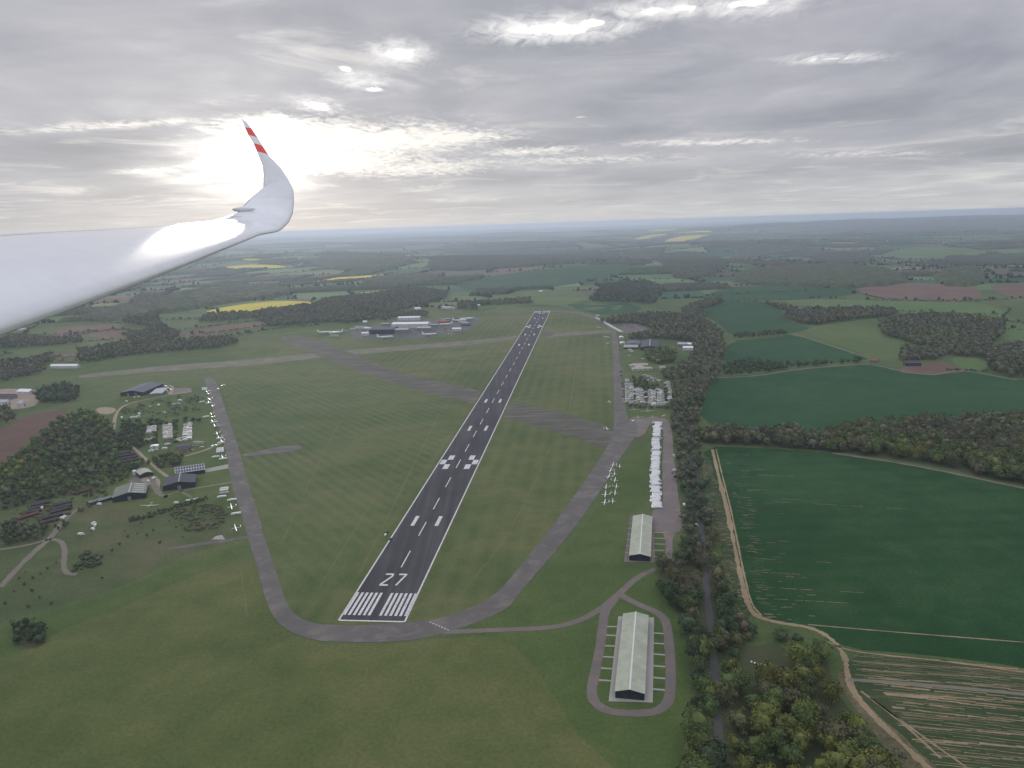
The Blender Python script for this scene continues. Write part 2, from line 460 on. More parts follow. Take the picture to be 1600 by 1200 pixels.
for pix, mat, lab in (
    ([(1095, 697), (1190, 700), (1300, 707), (1420, 724), (1610, 764), (1760, 800), (1760, 1075), (1600, 1042), (1440, 1022), (1318, 1014), (1275, 980), (1190, 968), (1165, 930), (1140, 850), (1112, 740)], 'crop', 'large dark green crop field right of the tree-lined lane'),
    ([(1098, 591), (1198, 584), (1242, 577), (1342, 569), (1366, 569), (1414, 581), (1459, 584), (1497, 577.5), (1524, 581), (1700, 612), (1700, 650), (1462, 672), (1359, 680), (1290, 690), (1222, 682), (1095, 676)], 'crop_plain', 'dark green crop field beyond the wood on the right'),
    ([(1122, 573), (1136, 533), (1205, 528), (1239, 521), (1359, 559), (1349, 564), (1256, 571)], 'crop_plain', 'triangular dark green field with a pale track along its edge'),
    ([(1075, 486), (1132, 471.6), (1191, 471.6), (1222, 484.7), (1230, 502), (1256, 509), (1270, 512), (1239, 521), (1187, 523), (1143, 527), (1119, 500)], 'crop_plain', 'blue-green crop field behind the airfield wood'),
    ([(1218, 469), (1291, 467), (1411, 471), (1531, 472.7), (1576, 487), (1560, 500), (1401, 486), (1311, 481), (1253, 479)], 'pasture', 'light green pasture strip below the brown field'),
    ([(1253, 518), (1270, 512), (1311, 505), (1366, 497), (1394, 497), (1400, 520), (1424, 545), (1420, 560), (1359, 560), (1349, 553)], 'olive_field', 'olive green field between the woods on the right'),
    ([(1340, 481), (1430, 484), (1560, 490), (1600, 500), (1600, 515), (1540, 512), (1440, 494), (1340, 490)], 'olive_field', 'narrow light green field above the round wood'),
    ([(1480, 557), (1540, 561), (1545, 578), (1500, 577)], 'pasture', 'small yellowish green paddock beside the farmyard'),
    ([(1555, 512), (1640, 505), (1640, 535), (1560, 532)], 'pasture', 'green field at the right edge behind the round wood'),
    ([(1332, 450), (1421, 442), (1459, 443.5), (1531, 450), (1535, 471), (1394, 469), (1349, 460)], 'soil', 'bare brown ploughed field on the right'),
    ([(1545, 445), (1640, 442), (1640, 466), (1560, 462)], 'soil', 'bare brown ploughed field at the right edge'),
    ([(1095, 462), (1160, 445), (1325, 451), (1340, 461), (1240, 468), (1150, 470), (1105, 476)], 'crop_plain', 'long blue-green field beyond the pasture'),
    ([(1397, 581), (1428, 567), (1456, 570), (1466, 563), (1490, 571), (1518, 580), (1459, 586), (1442, 585)], 'soil', 'brown earthy farmyard between the crop field and the wood'),
    ([(1318, 1018), (1440, 1026), (1600, 1048), (1760, 1080), (1760, 1400), (1480, 1230), (1400, 1150), (1340, 1090)], 'striped_crop', 'patchy thin crop with tan soil stripes in the lower right'),
    ([(-20, 684), (20, 660), (45, 647), (75, 642), (110, 640), (95, 655), (50, 682), (42, 694), (0, 728), (-60, 760)], 'red_soil', 'reddish brown bare field at the left edge'),
    ([(78, 524), (94, 514), (141, 508), (194, 508), (187, 514), (137, 518), (103, 526)], 'soil', 'narrow brown field in the left distance'),
    ([(130, 521), (205, 514), (212, 526), (150, 530)], 'soil', 'small brown field below the narrow brown field'),
    ([(275, 523), (312, 514), (375, 506), (416, 502.5), (418, 508), (359, 518), (306, 526)], 'soil', 'long brown field left of the abandoned runway end'),
    ([(310, 532), (420, 510), (500, 508), (560, 512), (500, 521), (430, 524), (370, 534)], 'lush', 'bright green field behind the abandoned runway end'),
    ([(110, 578), (200, 562), (330, 548), (430, 540), (440, 555), (300, 568), (130, 585), (20, 600), (20, 590)], 'lush', 'green grass beyond the pale disused strip on the left'),
    ([(314, 489), (344, 481.5), (391, 474), (437, 470), (497, 472.5), (469, 479), (437, 486), (406, 489.5), (369, 489)], 'rape', 'bright yellow rapeseed field left of the hangar complex'),
    ([(560, 458), (582, 456), (603, 454.5), (600, 457), (575, 459.5)], 'rape', 'small strip of yellow rapeseed behind the long wood'),
    ([(347, 417.5), (391, 413.5), (437, 414.5), (452, 418), (406, 420.5), (359, 420)], 'rape', 'yellow rapeseed field just below the wing edge'),
    ([(372, 405.5), (395, 404), (410, 406), (395, 408)], 'rape', 'small yellow rapeseed patch in the hazy left distance'),
    ([(1034, 377.5), (1056, 370), (1086, 368), (1118, 366), (1086, 374.5), (1049, 379)], 'rape', 'yellow rapeseed field in the far distance right of centre'),
    ([(985, 374), (1022, 366.5), (1048, 365.5), (1025, 371), (1000, 374.5)], 'rape', 'yellow rapeseed strip in the far distance'),
    ([(1008, 360.5), (1060, 357.5), (1066, 359), (1020, 362)], 'rape', 'pale yellow strip on the hazy horizon'),
    ([(1371, 400), (1400, 391), (1450, 385), (1540, 391), (1545, 400), (1412, 404)], 'pasture', 'light green field in the right distance'),
    ([(700, 445), (790, 428), (900, 415), (985, 412), (990, 425), (920, 440), (840, 452), (740, 455)], 'crop_plain', 'broad blue-green hillside field beyond the runway end'),
    ([(690, 482), (740, 470), (830, 452), (900, 455), (935, 470), (980, 474), (960, 488), (905, 484), (845, 476), (760, 484)], 'olive_field', 'green field just beyond the far end of the runway'),
    ([(880, 476), (925, 468), (985, 474), (1010, 484), (945, 494), (905, 484)], 'crop_plain', 'dark green field right of the far runway end'),
):
    S('field', pix, mat, .05 + .004 * (len(pix) % 5), lab, 1, 0, cat='field')

# ---- paved ground
S('disused_runway', [(470, 523.5), (505, 534), (560, 556), (620, 580), (690, 597), (750, 610), (772, 625), (803, 630), (850, 639), (900, 651), (960, 668), (958, 700), (935, 701), (915, 690), (880, 678), (830, 664), (788, 652), (760, 640), (738, 630), (690, 621), (640, 607), (560, 580), (510, 562), (460, 541), (433, 526.5)],
  'worn_runway', .10, 'worn brownish disused runway crossing the main runway diagonally', 1, .8, cat='runway')
S('disused_strip', [(125, 586), (250, 572), (400, 561.5), (500, 550.5), (650, 538.5), (740, 531.5), (805, 525), (870, 520), (945, 516), (958, 515), (958, 521), (940, 521), (865, 526), (797, 532), (745, 538), (650, 546), (500, 559), (400, 570), (250, 580.5), (122, 591)],
  'grassy_runway', .09, 'pale grassy disused strip crossing the far part of the airfield', 0, .8, cat='runway')
TRK = [(322, 600), (318, 592), (330, 588), (340, 598), (347, 625), (358, 655), (373, 700), (389, 760), (403, 800), (413, 840), (431, 890), (443, 930), (455, 955), (475, 969), (500, 976), (527, 977),
       (580, 977), (642, 972), (682, 968), (722, 955), (762, 937), (790, 914), (817, 878), (852, 838), (890, 785), (930, 728), (948, 700), (957, 680), (960, 660), (959, 620), (958, 560), (957, 530), (952, 513), (940, 502), (915, 493), (890, 488.5), (862, 487.5), (862, 485.5), (892, 486), (918, 490), (946, 499.5), (960, 512), (966, 530), (967.5, 560), (972, 600), (978, 640), (981, 655), (1000, 665), (990, 688), (965, 722), (940, 765), (905, 815), (870, 860), (830, 905), (803, 937), (798, 947), (760, 968), (700, 988), (650, 1000), (600, 1004), (540, 1003.5), (490, 1001), (455, 989), (430, 970), (414, 938), (404, 895), (387, 840), (376, 800), (362, 760), (352, 700), (337, 655), (328, 625)]
S('perimeter_track', TRK, 'old_tarmac', .14, 'grey perimeter track looping round the airfield to the runway threshold', 1, .25, cat='taxiway')
S('turning_pad', [(378, 709), (410, 704), (440, 697), (468, 695), (474, 700), (448, 707), (412, 710), (380, 714)], 'old_tarmac', .115, 'faint dark pad beside the left perimeter track', 2, .8, cat='taxiway')
S('hardstanding', [(979, 654), (1005, 653), (1030, 652), (1048, 657), (1052, 700), (1058, 760), (1064, 800), (1066, 830), (1051, 834), (1051, 874), (1040, 874), (1040, 833), (1019, 831), (1018, 796), (1036, 795), (1034, 740), (1036, 700), (1037, 668), (1018, 661), (1012, 668), (1006, 680), (992, 684), (978, 680)],
  'hardstanding', .12, 'stony pinkish hardstanding beside the long row of trailers', 1, .5, cat='hardstanding')
ribbon('service_road', [[(692, 988), (760, 985), (860, 982), (905, 971), (940, 951), (970, 926), (995, 902), (1024, 889)]], 5.2, 'loop_tarmac', .13, 'narrow service road from the track to the long sheds', .04)
ribbon('loop_road', [[(962, 935), (945, 955), (942, 975), (938, 1010), (930, 1050), (923, 1082), (930, 1100), (950, 1112), (985, 1115), (1020, 1114), (1040, 1104), (1048, 1085), (1048, 1040), (1045, 1000), (1042, 972), (1028, 957), (1005, 948), (980, 936), (968, 928)]], 5.8, 'loop_tarmac', .135, 'loop road round the nearer long pale roofed shed', .03)
ribbon('lane', [[(1079, 664), (1082, 700), (1090, 770), (1097, 850), (1104, 920), (1113, 1000), (1119, 1080), (1124, 1160), (1128, 1300)]], 4.2, 'tarmac_lane', .10, 'straight lane between rows of trees', .03)
ribbon('farm_track', [([(1113, 702), (1123, 745), (1136, 795), (1147, 850), (1157, 900), (1167, 942), (1180, 964), (1220, 974), (1268, 980), (1300, 998), (1321, 1025), (1323, 1050), (1332, 1082), (1370, 1125), (1430, 1180), (1500, 1250)], 3.2), ([(1119, 702), (1129, 745), (1142, 795), (1153, 850), (1163, 900), (1174, 945), (1190, 962)], 1.2), ([(1262, 976), (1400, 988), (1580, 1002), (1700, 1012)], 1.0), ([(1290, 1002), (1330, 1019), (1450, 1030), (1600, 1050)], 1.2), ([(1345, 1080), (1400, 1120), (1470, 1185)], 1.4), ([(1360, 1090), (1440, 1150), (1540, 1220)], 1.1)], 2, 'tan_track', .11, 'tan wheel tracks along the edge of the dark green field', .25, cat='track')
def soil_dashes():
    V, F = [], []
    def dash(x, y, ln, w, dy=0.0):
        a, b = G(x, y), G(x + ln, y + dy)
        m = max(2, int(np.linalg.norm(b - a) / 5) + 1); pts = [a + (b - a) * t + np.array([0, rng.normal(0, .12)]) for t in np.linspace(0, 1, m)]
        v, f = strip_geo(pts, np.abs(w * (1 + rng.normal(0, .35, m))) + .08, .105 + .0004 * (len(V) % 9)); o = len(V); V.extend(v); F.extend([tuple(i + o for i in q) for q in f])
    edge = lambda y: np.interp(y, [705, 745, 800, 850, 900, 945, 968], [1120, 1130, 1144, 1155, 1165, 1174, 1190])
    for i in range(150):
        y = 708 + 262 * random.random() ** .8; x = edge(y) + 6 + random.expovariate(1 / 20)
        dash(x, y, random.uniform(3, 16) * (1.8 if random.random() < .1 else 1), random.uniform(.12, .4), .6)
    for i in range(190):
        y = 712 + 255 * random.random() ** .8; x = edge(y) - random.uniform(4, 30)
        dash(x, y, random.uniform(2, 11), random.uniform(.2, .6), .4)
    for y0, x0, x1, k in ((784, 1210, 1440, .5), (873, 1180, 1400, .55), (893, 1170, 1260, .6), (917, 1180, 1330, .5), (934, 1170, 1320, .6), (958, 1190, 1240, .7), (740, 1150, 1250, .5)):
        x = x0
        while x < x1:
            l = random.uniform(8, 40)
            if random.random() < k: dash(x, y0 + (x - x0) * .055, l, random.uniform(.18, .36), l * .055)
            x += l + random.uniform(2, 12)
    for base, n, x0, span, slope, gap in ((1022, 20, 1326, 38, .085, .30), (1068, 10, 1350, 24, .09, .3), (1096, 46, 1370, 150, .10, .25)):
        for i in range(n):
            off = span * (i + random.uniform(-.3, .3)) / n; x = x0 + off * (1.0 if base > 1050 else .1) + random.uniform(0, 30); w = random.choice((.16, .22, .3, .3, .45, .8)); yy = base + off
            while x < 1700:
                l = random.uniform(14, 70)
                keep = .95 if x < x0 + 130 else .84
                if random.random() < keep: dash(x, yy + (x - x0) * slope + 2.2 * math.sin(x / 60 + i), l, w * random.uniform(.6, 1.3), l * slope)
                x += l * .97 + (random.expovariate(1 / 14) * gap if random.random() < .5 else 0)
    o = put('bare_soil', mesh_data('bare_soil', V, F, 'tan_track')); tag(o, 'tan soil showing in thin lines where the crop is missing', 'soil', kind='structure')
soil_dashes()
ribbon('field_road', [[(1326, 1062), (1420, 1068), (1520, 1077), (1700, 1095)]], 3.0, 'pale_track', .115, 'pale farm road crossing the striped field', .06, cat='track')
S('bare_corner', [(1318, 1040), (1330, 1060), (1342, 1090), (1395, 1138), (1460, 1195), (1510, 1260), (1450, 1260), (1385, 1170), (1330, 1100), (1308, 1060)], 'thin_soil', .09, 'bare tan soil beside the copse', 1, 1.0)
S('bare_headland', [(1098, 712), (1112, 720), (1136, 820), (1165, 930), (1178, 965), (1160, 965), (1140, 905), (1118, 820)], 'striped_crop', .085, 'thin patchy headland beside the tree-lined lane', 1, 1.2)
ribbon('boundary_track', [[(1094, 640), (1096, 610), (1098, 592), (1130, 590), (1190, 587), (1242, 577), (1342, 569.5), (1366, 569.5), (1414, 582), (1459, 586)], [(1239, 521), (1300, 541), (1359, 560)], [(1459, 586), (1497, 578), (1524, 582), (1590, 594)], [(1300, 708), (1420, 725), (1600, 763)]], 4.5, 'pale_track', .10, 'pale tracks along the field boundaries on the right', .2, cat='track')
ribbon('camp_track', [[(300, 612), (265, 617), (235, 623), (202, 630), (187, 638), (179, 652), (178, 671)], [(255, 602), (268, 602), (271, 608), (264, 617)], [(262, 617), (300, 611)], [(195, 690), (212, 702), (228, 718), (240, 728), (252, 738), (262, 745)], [(352, 690), (320, 704), (288, 713)]], 4.0, 'sandy', .11, 'sandy tracks through the glider club site', .15, cat='track')
ribbon('club_track', [([(372, 752), (340, 757), (300, 764), (268, 770), (256, 778)], 4.5), ([(279, 758), (283, 768), (296, 775), (303, 782)], 3), ([(236, 745), (242, 760), (248, 772), (262, 777)], 6), ([(0, 918), (30, 885), (58, 858), (78, 842), (90, 825), (105, 808), (122, 795)], 5), ([(-10, 860), (40, 853), (75, 843)], 4), ([(78, 842), (96, 845), (102, 860), (99, 880), (102, 896), (120, 898)], 4), ([(152, 750), (165, 757), (172, 755), (184, 747)], 4)], 4, 'pale_track', .112, 'pale gravel tracks round the left hangars', .12, cat='track')
ribbon('mown_line', [([(736, 540), (706, 590)], 2.4), ([(690, 640), (622, 775), (560, 900)], 2.2), ([(640, 690), (500, 915)], 1.5), ([(425, 851), (455, 847), (492, 850)], 1.8), ([(432, 888), (462, 883)], 1.5), ([(376, 890), (381, 925), (386, 962)], 1.4), ([(800, 690), (806, 700)], 5), ([(540, 640), (470, 780), (440, 850)], 1.3), ([(860, 700), (800, 830), (720, 930)], 1.6), ([(905, 540), (890, 640)], 2.0)], 2, 'dry_track', .055, 'faint pale wheel tracks across the airfield grass', .35, cat='track')
ribbon('old_track', [([(388, 839), (350, 845), (300, 852), (262, 858)], 6), ([(742, 497), (790, 490), (834, 486)], 5), ([(968, 566), (990, 566)], 4)], 5, 'old_tarmac', .105, 'short faint paved tracks joining the perimeter track', .1, cat='track')
S('landing_pad', [(331, 843), (337, 838), (347, 836), (352, 843)], 'concrete', .125, 'small pale concrete pad by the scrub', 0, .3)
S('hangar_ramp', [(320, 733), (358, 725), (360, 731), (321, 738.5)], 'concrete', .125, 'pale concrete ramp leading from the track to the solar roofed hangar', 0)
S('camp_yard', [(150, 637), (172, 636), (184, 640), (172, 648), (152, 646)], 'sandy', .108, 'sandy clearing by the trees on the left', 1, .8)
S('camp_yard', [(262, 608), (298, 605), (300, 613), (262, 617)], 'hardstanding', .1, 'brown gravel yard beside the long blue-grey hangar', 1, .6)
S('camp_yard', [(225, 745), (240, 741), (252, 752), (248, 768), (238, 758), (218, 752)], 'sandy', .106, 'sandy yard between the left hangars', 1, .6)
S('camp_yard', [(205, 744), (225, 744), (222, 756), (200, 754)], 'old_tarmac', .104, 'grey yard beside the small arched barn', 1, .6)
S('parking_yard', [(975, 505), (1010, 508), (1012, 518), (978, 522), (966, 516)], 'old_tarmac', .1, 'grey car park behind the row of white trailers', 1, .5)
S('caravan_ground', [(975, 590), (1052, 592), (1054, 634), (978, 634)], 'scrub_ground', .085, 'trodden ground of the right caravan site', 1, .8)
S('shed_apron', [(966, 963), (1022, 965), (1020, 1098), (951, 1096)], 'concrete', .12, 'concrete apron round the nearer long shed', 0)
S('shed_apron', [(985, 806), (1022, 808), (1023, 879), (975, 878)], 'hardstanding', .118, 'worn apron round the farther long shed', 0)
zp = lambda x, y: (900 + x / 6.156, 930 + y / 6.156)
ribbon('shed_path', [[(945, 979), (968, 979.5)], [(944, 992.5), (967, 993.5)], [(942, 1009), (966, 1010)], [(939, 1026), (965, 1027.5)], [(936.5, 1044), (962, 1045.5)], [(934, 1062.5), (961, 1064.5)],
                     [(1018, 989), (1040, 990.5)], [(1018, 1005), (1040, 1006.5)], [(1018, 1022), (1040, 1023.5)], [(1017, 1040), (1040, 1042)], [(1017, 1058.5), (1040, 1060.5)], [(1017, 1076.5), (1040, 1078.5)]], 1.5, 'concrete', .13, 'pale concrete cross paths beside the nearer long shed', 0, cat='path')
ribbon('shed_path', [[(982, 817.5), (990, 817.7)], [(981, 825.5), (989, 825.8)], [(980, 834.5), (988, 834.8)], [(979, 843.3), (987, 843.6)], [(978, 852.5), (986, 853)], [(976.5, 863), (985, 863.3)],
                     [(1022, 832), (1039, 832.5)], [(1022, 841), (1039, 841.5)], [(1022, 850), (1039, 850.5)], [(1022, 859.7), (1039, 860.2)], [(1022, 869.3), (1039, 869.8)]], 1.3, 'concrete', .128, 'pale concrete cross paths beside the farther long shed', 0, cat='path')
S('hangar_apron', [(540, 524), (560, 512), (600, 505), (690, 497), (750, 494), (748, 506), (725, 520), (690, 526), (620, 531), (560, 529)], 'apron_dark', .1, 'grey apron round the far hangar complex', 1, 1.0, cat='apron')
S('farm_yard', [(-40, 612), (30, 606), (58, 612), (62, 632), (30, 640), (-40, 640)], 'sandy', .1, 'sandy farmyard at the left edge', 1, 1.0)
S('bare_patch', [(860, 526), (830, 527), (850, 518), (868, 519)], 'worn_runway', .095, 'sandy worn patch where the strip meets the far runway', 1, .5)

# ================================================================== RUNWAY
M0 = np.array([-97.47, 463.93]); RD = np.array([.10784, .99417]); RN = np.array([.99417, -.10784]); RL = 1806.3
def rw(s, t): return M0 + RD * s + RN * t
def rw_poly(mb, quad, z, m=0):
    q = [rw(*p) for p in quad]
    mb.add([(p[0], p[1], z) for p in q], [tuple(range(len(q)))], m)

def runway():
    m, nt, b = new_mat('runway_asphalt'); p = pos(nt)
    lanes = noise(nt, 1.0, 4, .6, rotated(nt, RWY_ANG, (.22, .004, 1)))
    def along(v, d0):
        k = nt.nodes.new('ShaderNodeVectorMath'); k.operation = 'DOT_PRODUCT'; link(nt, p, k.inputs[0]); k.inputs[1].default_value = (v[0], v[1], 0)
        return fmath(nt, 'SUBTRACT', k.outputs['Value'], d0)
    sA = along(RD, float(M0 @ RD)); tA = along(RN, float(M0 @ RN))
    lanes = fmath(nt, 'MULTIPLY', lanes, 1.0)
    f = fmath(nt, 'MULTIPLY_ADD', lanes, .5, fmath(nt, 'MULTIPLY_ADD', noise(nt, .02, 4, .6, p), .3, fmath(nt, 'MULTIPLY', noise(nt, .8, 4, .7, p), .2)))
    base = ramp(nt, f, [(.40, (.045, .043, .049)), (.5, (.060, .057, .063)), (.60, (.080, .075, .080))])
    # tyre rubber laid down in the touchdown zone, streaked along the runway
    rub = fmath(nt, 'MULTIPLY', ramp(nt, fmath(nt, 'MULTIPLY', fmath(nt, 'ABSOLUTE', tA), .1), [(.1, 1.0), (.85, 0.0)]), ramp(nt, fmath(nt, 'MULTIPLY', sA, .001), [(.06, 0.0), (.2, 1.0), (.45, .7), (.75, 0.0)]))
    streak = ramp(nt, noise(nt, 1.0, 4, .7, rotated(nt, RWY_ANG, (1.1, .008, 1))), [(.38, 0.0), (.62, 1.0)])
    link(nt, mixc(nt, fmath(nt, 'MULTIPLY', fmath(nt, 'MULTIPLY', rub, streak), .55), base, (.022, .021, .024)), b.inputs['Base Color'])
    b.inputs['Roughness'].default_value = .9; b.inputs['Specular IOR Level'].default_value = .15
    mb = MB()
    N = 40
    for i in range(N):
        a, c = RL * i / N, RL * (i + 1) / N
        rw_poly(mb, [(a, -22.9), (a, 22.9), (c, 22.9), (c, -22.9)], .2)
    o = put('runway', mb.data('runway', 'runway_asphalt'))
    tag(o, 'dark asphalt main runway with white markings and the number 27', 'runway', kind='structure')
    k = MB()
    Z = .24
    def rect(s0, s1, t0, t1, flip=False):
        if flip: s0, s1, t0, t1 = RL - s1, RL - s0, -t1, -t0
        rw_poly(k, [(s0, t0), (s0, t1), (s1, t1), (s1, t0)], Z)
    for t0, t1 in ((-22.9, -21.7), (21.7, 22.9)): rect(0, RL, t0, t1)
    rect(-.6, 1.0, -21.7, 21.7); rect(RL - 1.0, RL + .6, -21.7, 21.7)
    for fl in (False, True):
        for side in (-1, 1):
            for i in range(6):
                c = side * (3.0 + i * 3.42 + .9)
                rect(7.5, 39.5, c - .95, c + .95, fl)
        for s0, s1 in ((163, 185.5), (474, 497), (628, 650)):
            rect(s0, s1, -12.2, -8.9, fl); rect(s0, s1, 8.9, 12.2, fl)
        for i, s0 in enumerate((320, 336.2, 352.4)):
            for side in (-1, 1):
                a = 14.6 if i == 1 else 8.6
                rect(s0, s0 + 15.9, *(sorted((side * a, side * (a + 6)))), fl)
    for i in range(28):
        s0 = 81 + i * 60.5
        if s0 + 30 < RL - 78: rect(s0, s0 + 30, -.48, .48)
    put('painted_marking', k.data('painted_marking', 'paint_white'), o)
    # the numbers: upright for a pilot landing from each end
    def digit(strokes, s_base, t_base, flip, h=17.5, w=5.3, pen=1.25):
        d = MB()
        for stroke in strokes:
            pts = [np.array(q, float) for q in stroke]
            for a, c in zip(pts[:-1], pts[1:]):
                A = np.array([a[1] * h, a[0] * w]); B = np.array([c[1] * h, c[0] * w])
                u = (B - A) / np.linalg.norm(B - A); n = np.array([-u[1], u[0]])
                wid = pen / 2 * (1.0 + .9 * abs(u[1]))
                A2, B2 = A - u * pen * .3, B + u * pen * .3
                quad = [A2 - n * wid, B2 - n * wid, B2 + n * wid, A2 + n * wid]
                quad = [(s_base + q[0], t_base + q[1]) for q in quad]
                if flip: quad = [(RL - s, -t) for s, t in quad]
                rw_poly(d, quad, Z + .004 * (len(d.f) + 1))
        return d
    two = [[(0, 1), (1, 1)], [(1, 1), (1, .78)], [(1, .8), (0, .05)], [(0, 0), (1, 0)]]
    seven = [[(0, 1), (1, 1)], [(1, 1), (.3, 0)]]
    zero = [[(0, 0), (0, 1)], [(0, 1), (1, 1)], [(1, 1), (1, 0)], [(1, 0), (0, 0)]]
    nine = [[(1, 0), (1, 1)], [(1, 1), (0, 1)], [(0, 1), (0, .5)], [(0, .5), (1, .5)], [(0, 0), (1, 0)]]
    put('painted_digit', digit(two, 51.5, -8.3, False).data('painted_digit', 'paint_white'), o)
    put('painted_digit', digit(seven, 51.5, 1.8, False).data('painted_digit', 'paint_white'), o)
    put('painted_digit', digit(zero, 51.5, -8.3, True).data('painted_digit', 'paint_white'), o)
    put('painted_digit', digit(nine, 51.5, 2.0, True).data('painted_digit', 'paint_white'), o)
runway()
def hold_line():
    V, F = [], []
    a, b = G(671, 972), G(703, 986)
    for i in range(7):
        p, q = a + (b - a) * (i + .1) / 7, a + (b - a) * (i + .65) / 7
        v, f = strip_geo([p, q], .8, .19); o = len(V); V += v; F += [tuple(k + o for k in g) for g in f]
    o = put('hold_marking', mesh_data('hold_marking', V, F, 'paint_white')); tag(o, 'dashed pale holding line across the perimeter track by the threshold', 'marking', kind='structure')
hold_line()
def verge():
    mb = MB(); N = 60
    for i in range(N):
        a, c = RL * i / N, RL * (i + 1) / N
        for s in (-1, 1): rw_poly(mb, [(a, s * 22.9), (a, s * 25.6), (c, s * 25.6), (c, s * 22.9)][::s], .16)
    o = put('runway_verge', mb.data('runway_verge', 'dry_grass'))
    tag(o, 'yellowish dry verge along both runway edges', 'verge', kind='structure')
verge()

# ================================================================== BUILDINGS
def frame(FL, FR, BR, BL, eave):
    fl, fr, br, bl = [G(*p, eave) for p in (FL, FR, BR, BL)]
    c = (fl + fr + br + bl) / 4
    d = ((bl - fl) + (br - fr)) / 2; w = ((fr - fl) + (br - bl)) / 2
    D = np.linalg.norm(d); W = abs(np.cross(d, w)) / D
    return c, math.atan2(d[1], d[0]) - math.pi / 2, W, D

def gabled(name, label, cat, c, rz, W, D, eave, ridge, wall, roof, ridge_mat=None, skylights=None, doors=1, windows=0, over=.4, group=None, door_mat='wall_grey', chimney=False):
    """local x = across, local y = along the ridge (front at -y)"""
    root = put(name, None, None, (c[0], c[1], float(relief(*c))), rz)
    tag(root, label, cat, group)
    w, d = W / 2 - over, D / 2 - over
    b = MB()
    b.add([(-w, -d, 0), (w, -d, 0), (w, -d, eave), (0, -d, ridge), (-w, -d, eave), (-w, d, 0), (w, d, 0), (w, d, eave), (0, d, ridge), (-w, d, eave)],
          [(0, 1, 2, 3, 4), (6, 5, 9, 8, 7), (1, 6, 7, 2), (5, 0, 4, 9)])
    put('wall', b.data('wall', wall), root)
    r = MB(); sl = (ridge - eave) / w; e2 = eave - sl * over; t = .18; D2 = D / 2
    for s in (-1, 1):
        x1 = s * W / 2
        v = [(0, -D2, ridge + .05), (x1, -D2, e2 + .05), (x1, D2, e2 + .05), (0, D2, ridge + .05)]
        r.add(v + [(p[0], p[1], p[2] + t) for p in v], [(3, 2, 1, 0), (4, 5, 6, 7), (0, 1, 5, 4), (1, 2, 6, 5), (2, 3, 7, 6)])
    ro = put('roof', r.data('roof', roof), root)
    if ridge_mat:
        k = MB(); k.box(-.45, .45, -D2 - .03, D2 + .03, ridge + .12, ridge + .32); put('ridge_cap', k.data('ridge_cap', ridge_mat), ro)
    if skylights:
        n, sides = skylights
        for s in sides:
            for i in range(n):
                y = -D2 + D * (i + .5) / n
                k = MB()
                x0, x1 = s * W * .1, s * W * .42
                z = lambda x: ridge - sl * abs(x) + .05 + t + .03
                q = [(x0, y - .5, z(x0)), (x1, y - .5, z(x1)), (x1, y + .5, z(x1)), (x0, y + .5, z(x0))]
                k.add(q if s > 0 else q[::-1], [(0, 1, 2, 3)]); put('skylight', k.data('skylight', 'roof_skylight'), ro)
    for i in range(doors):
        k = MB(); x = (i - (doors - 1) / 2) * W / (doors + 1); k.box(x - min(1.6, W * .12), x + min(1.6, W * .12), -d - .06, -d + .02, .03, eave * .8); put('door', k.data('door', door_mat), root)
    for i in range(windows):
        for s in (-1, 1):
            k = MB(); y = -d + 2 * d * (i + .5) / windows; x = s * w
            k.box(min(x, x + s * .05), max(x, x + s * .05), y - .6, y + .6, eave * .4, eave * .75); put('window', k.data('window', 'pane_grey'), root)
    if chimney:
        k = MB(); k.box(-.4, .4, d * .5, d * .5 + .8, ridge - .4, ridge + 1.2); put('chimney', k.data('chimney', 'wall_brick'), ro)
    return root

# the two long pale sheds
c, a, W, D = frame((960, 1082), (1008, 1083), (1013.5, 961), (973.5, 959.5), 4.2)
gabled('long_shed', 'nearer long shed with pale green roof inside the loop road', 'shed', c, a, W, D, 4.2, 6.0, 'wall_navy', 'roof_pale_green', 'roof_ridge', None, 2, 8, group='long pale roofed sheds', door_mat='wall_dark_timber')
c, a, W, D = frame((982.5, 868.5), (1017, 870), (1019.5, 807), (989, 806), 4.0)
gabled('long_shed', 'farther long shed with pale green roof below the row of trailers', 'shed', c, a, W, D, 4.0, 5.8, 'wall_navy', 'roof_pale_green', 'roof_ridge', None, 1, 6, group='long pale roofed sheds', door_mat='wall_dark_timber')
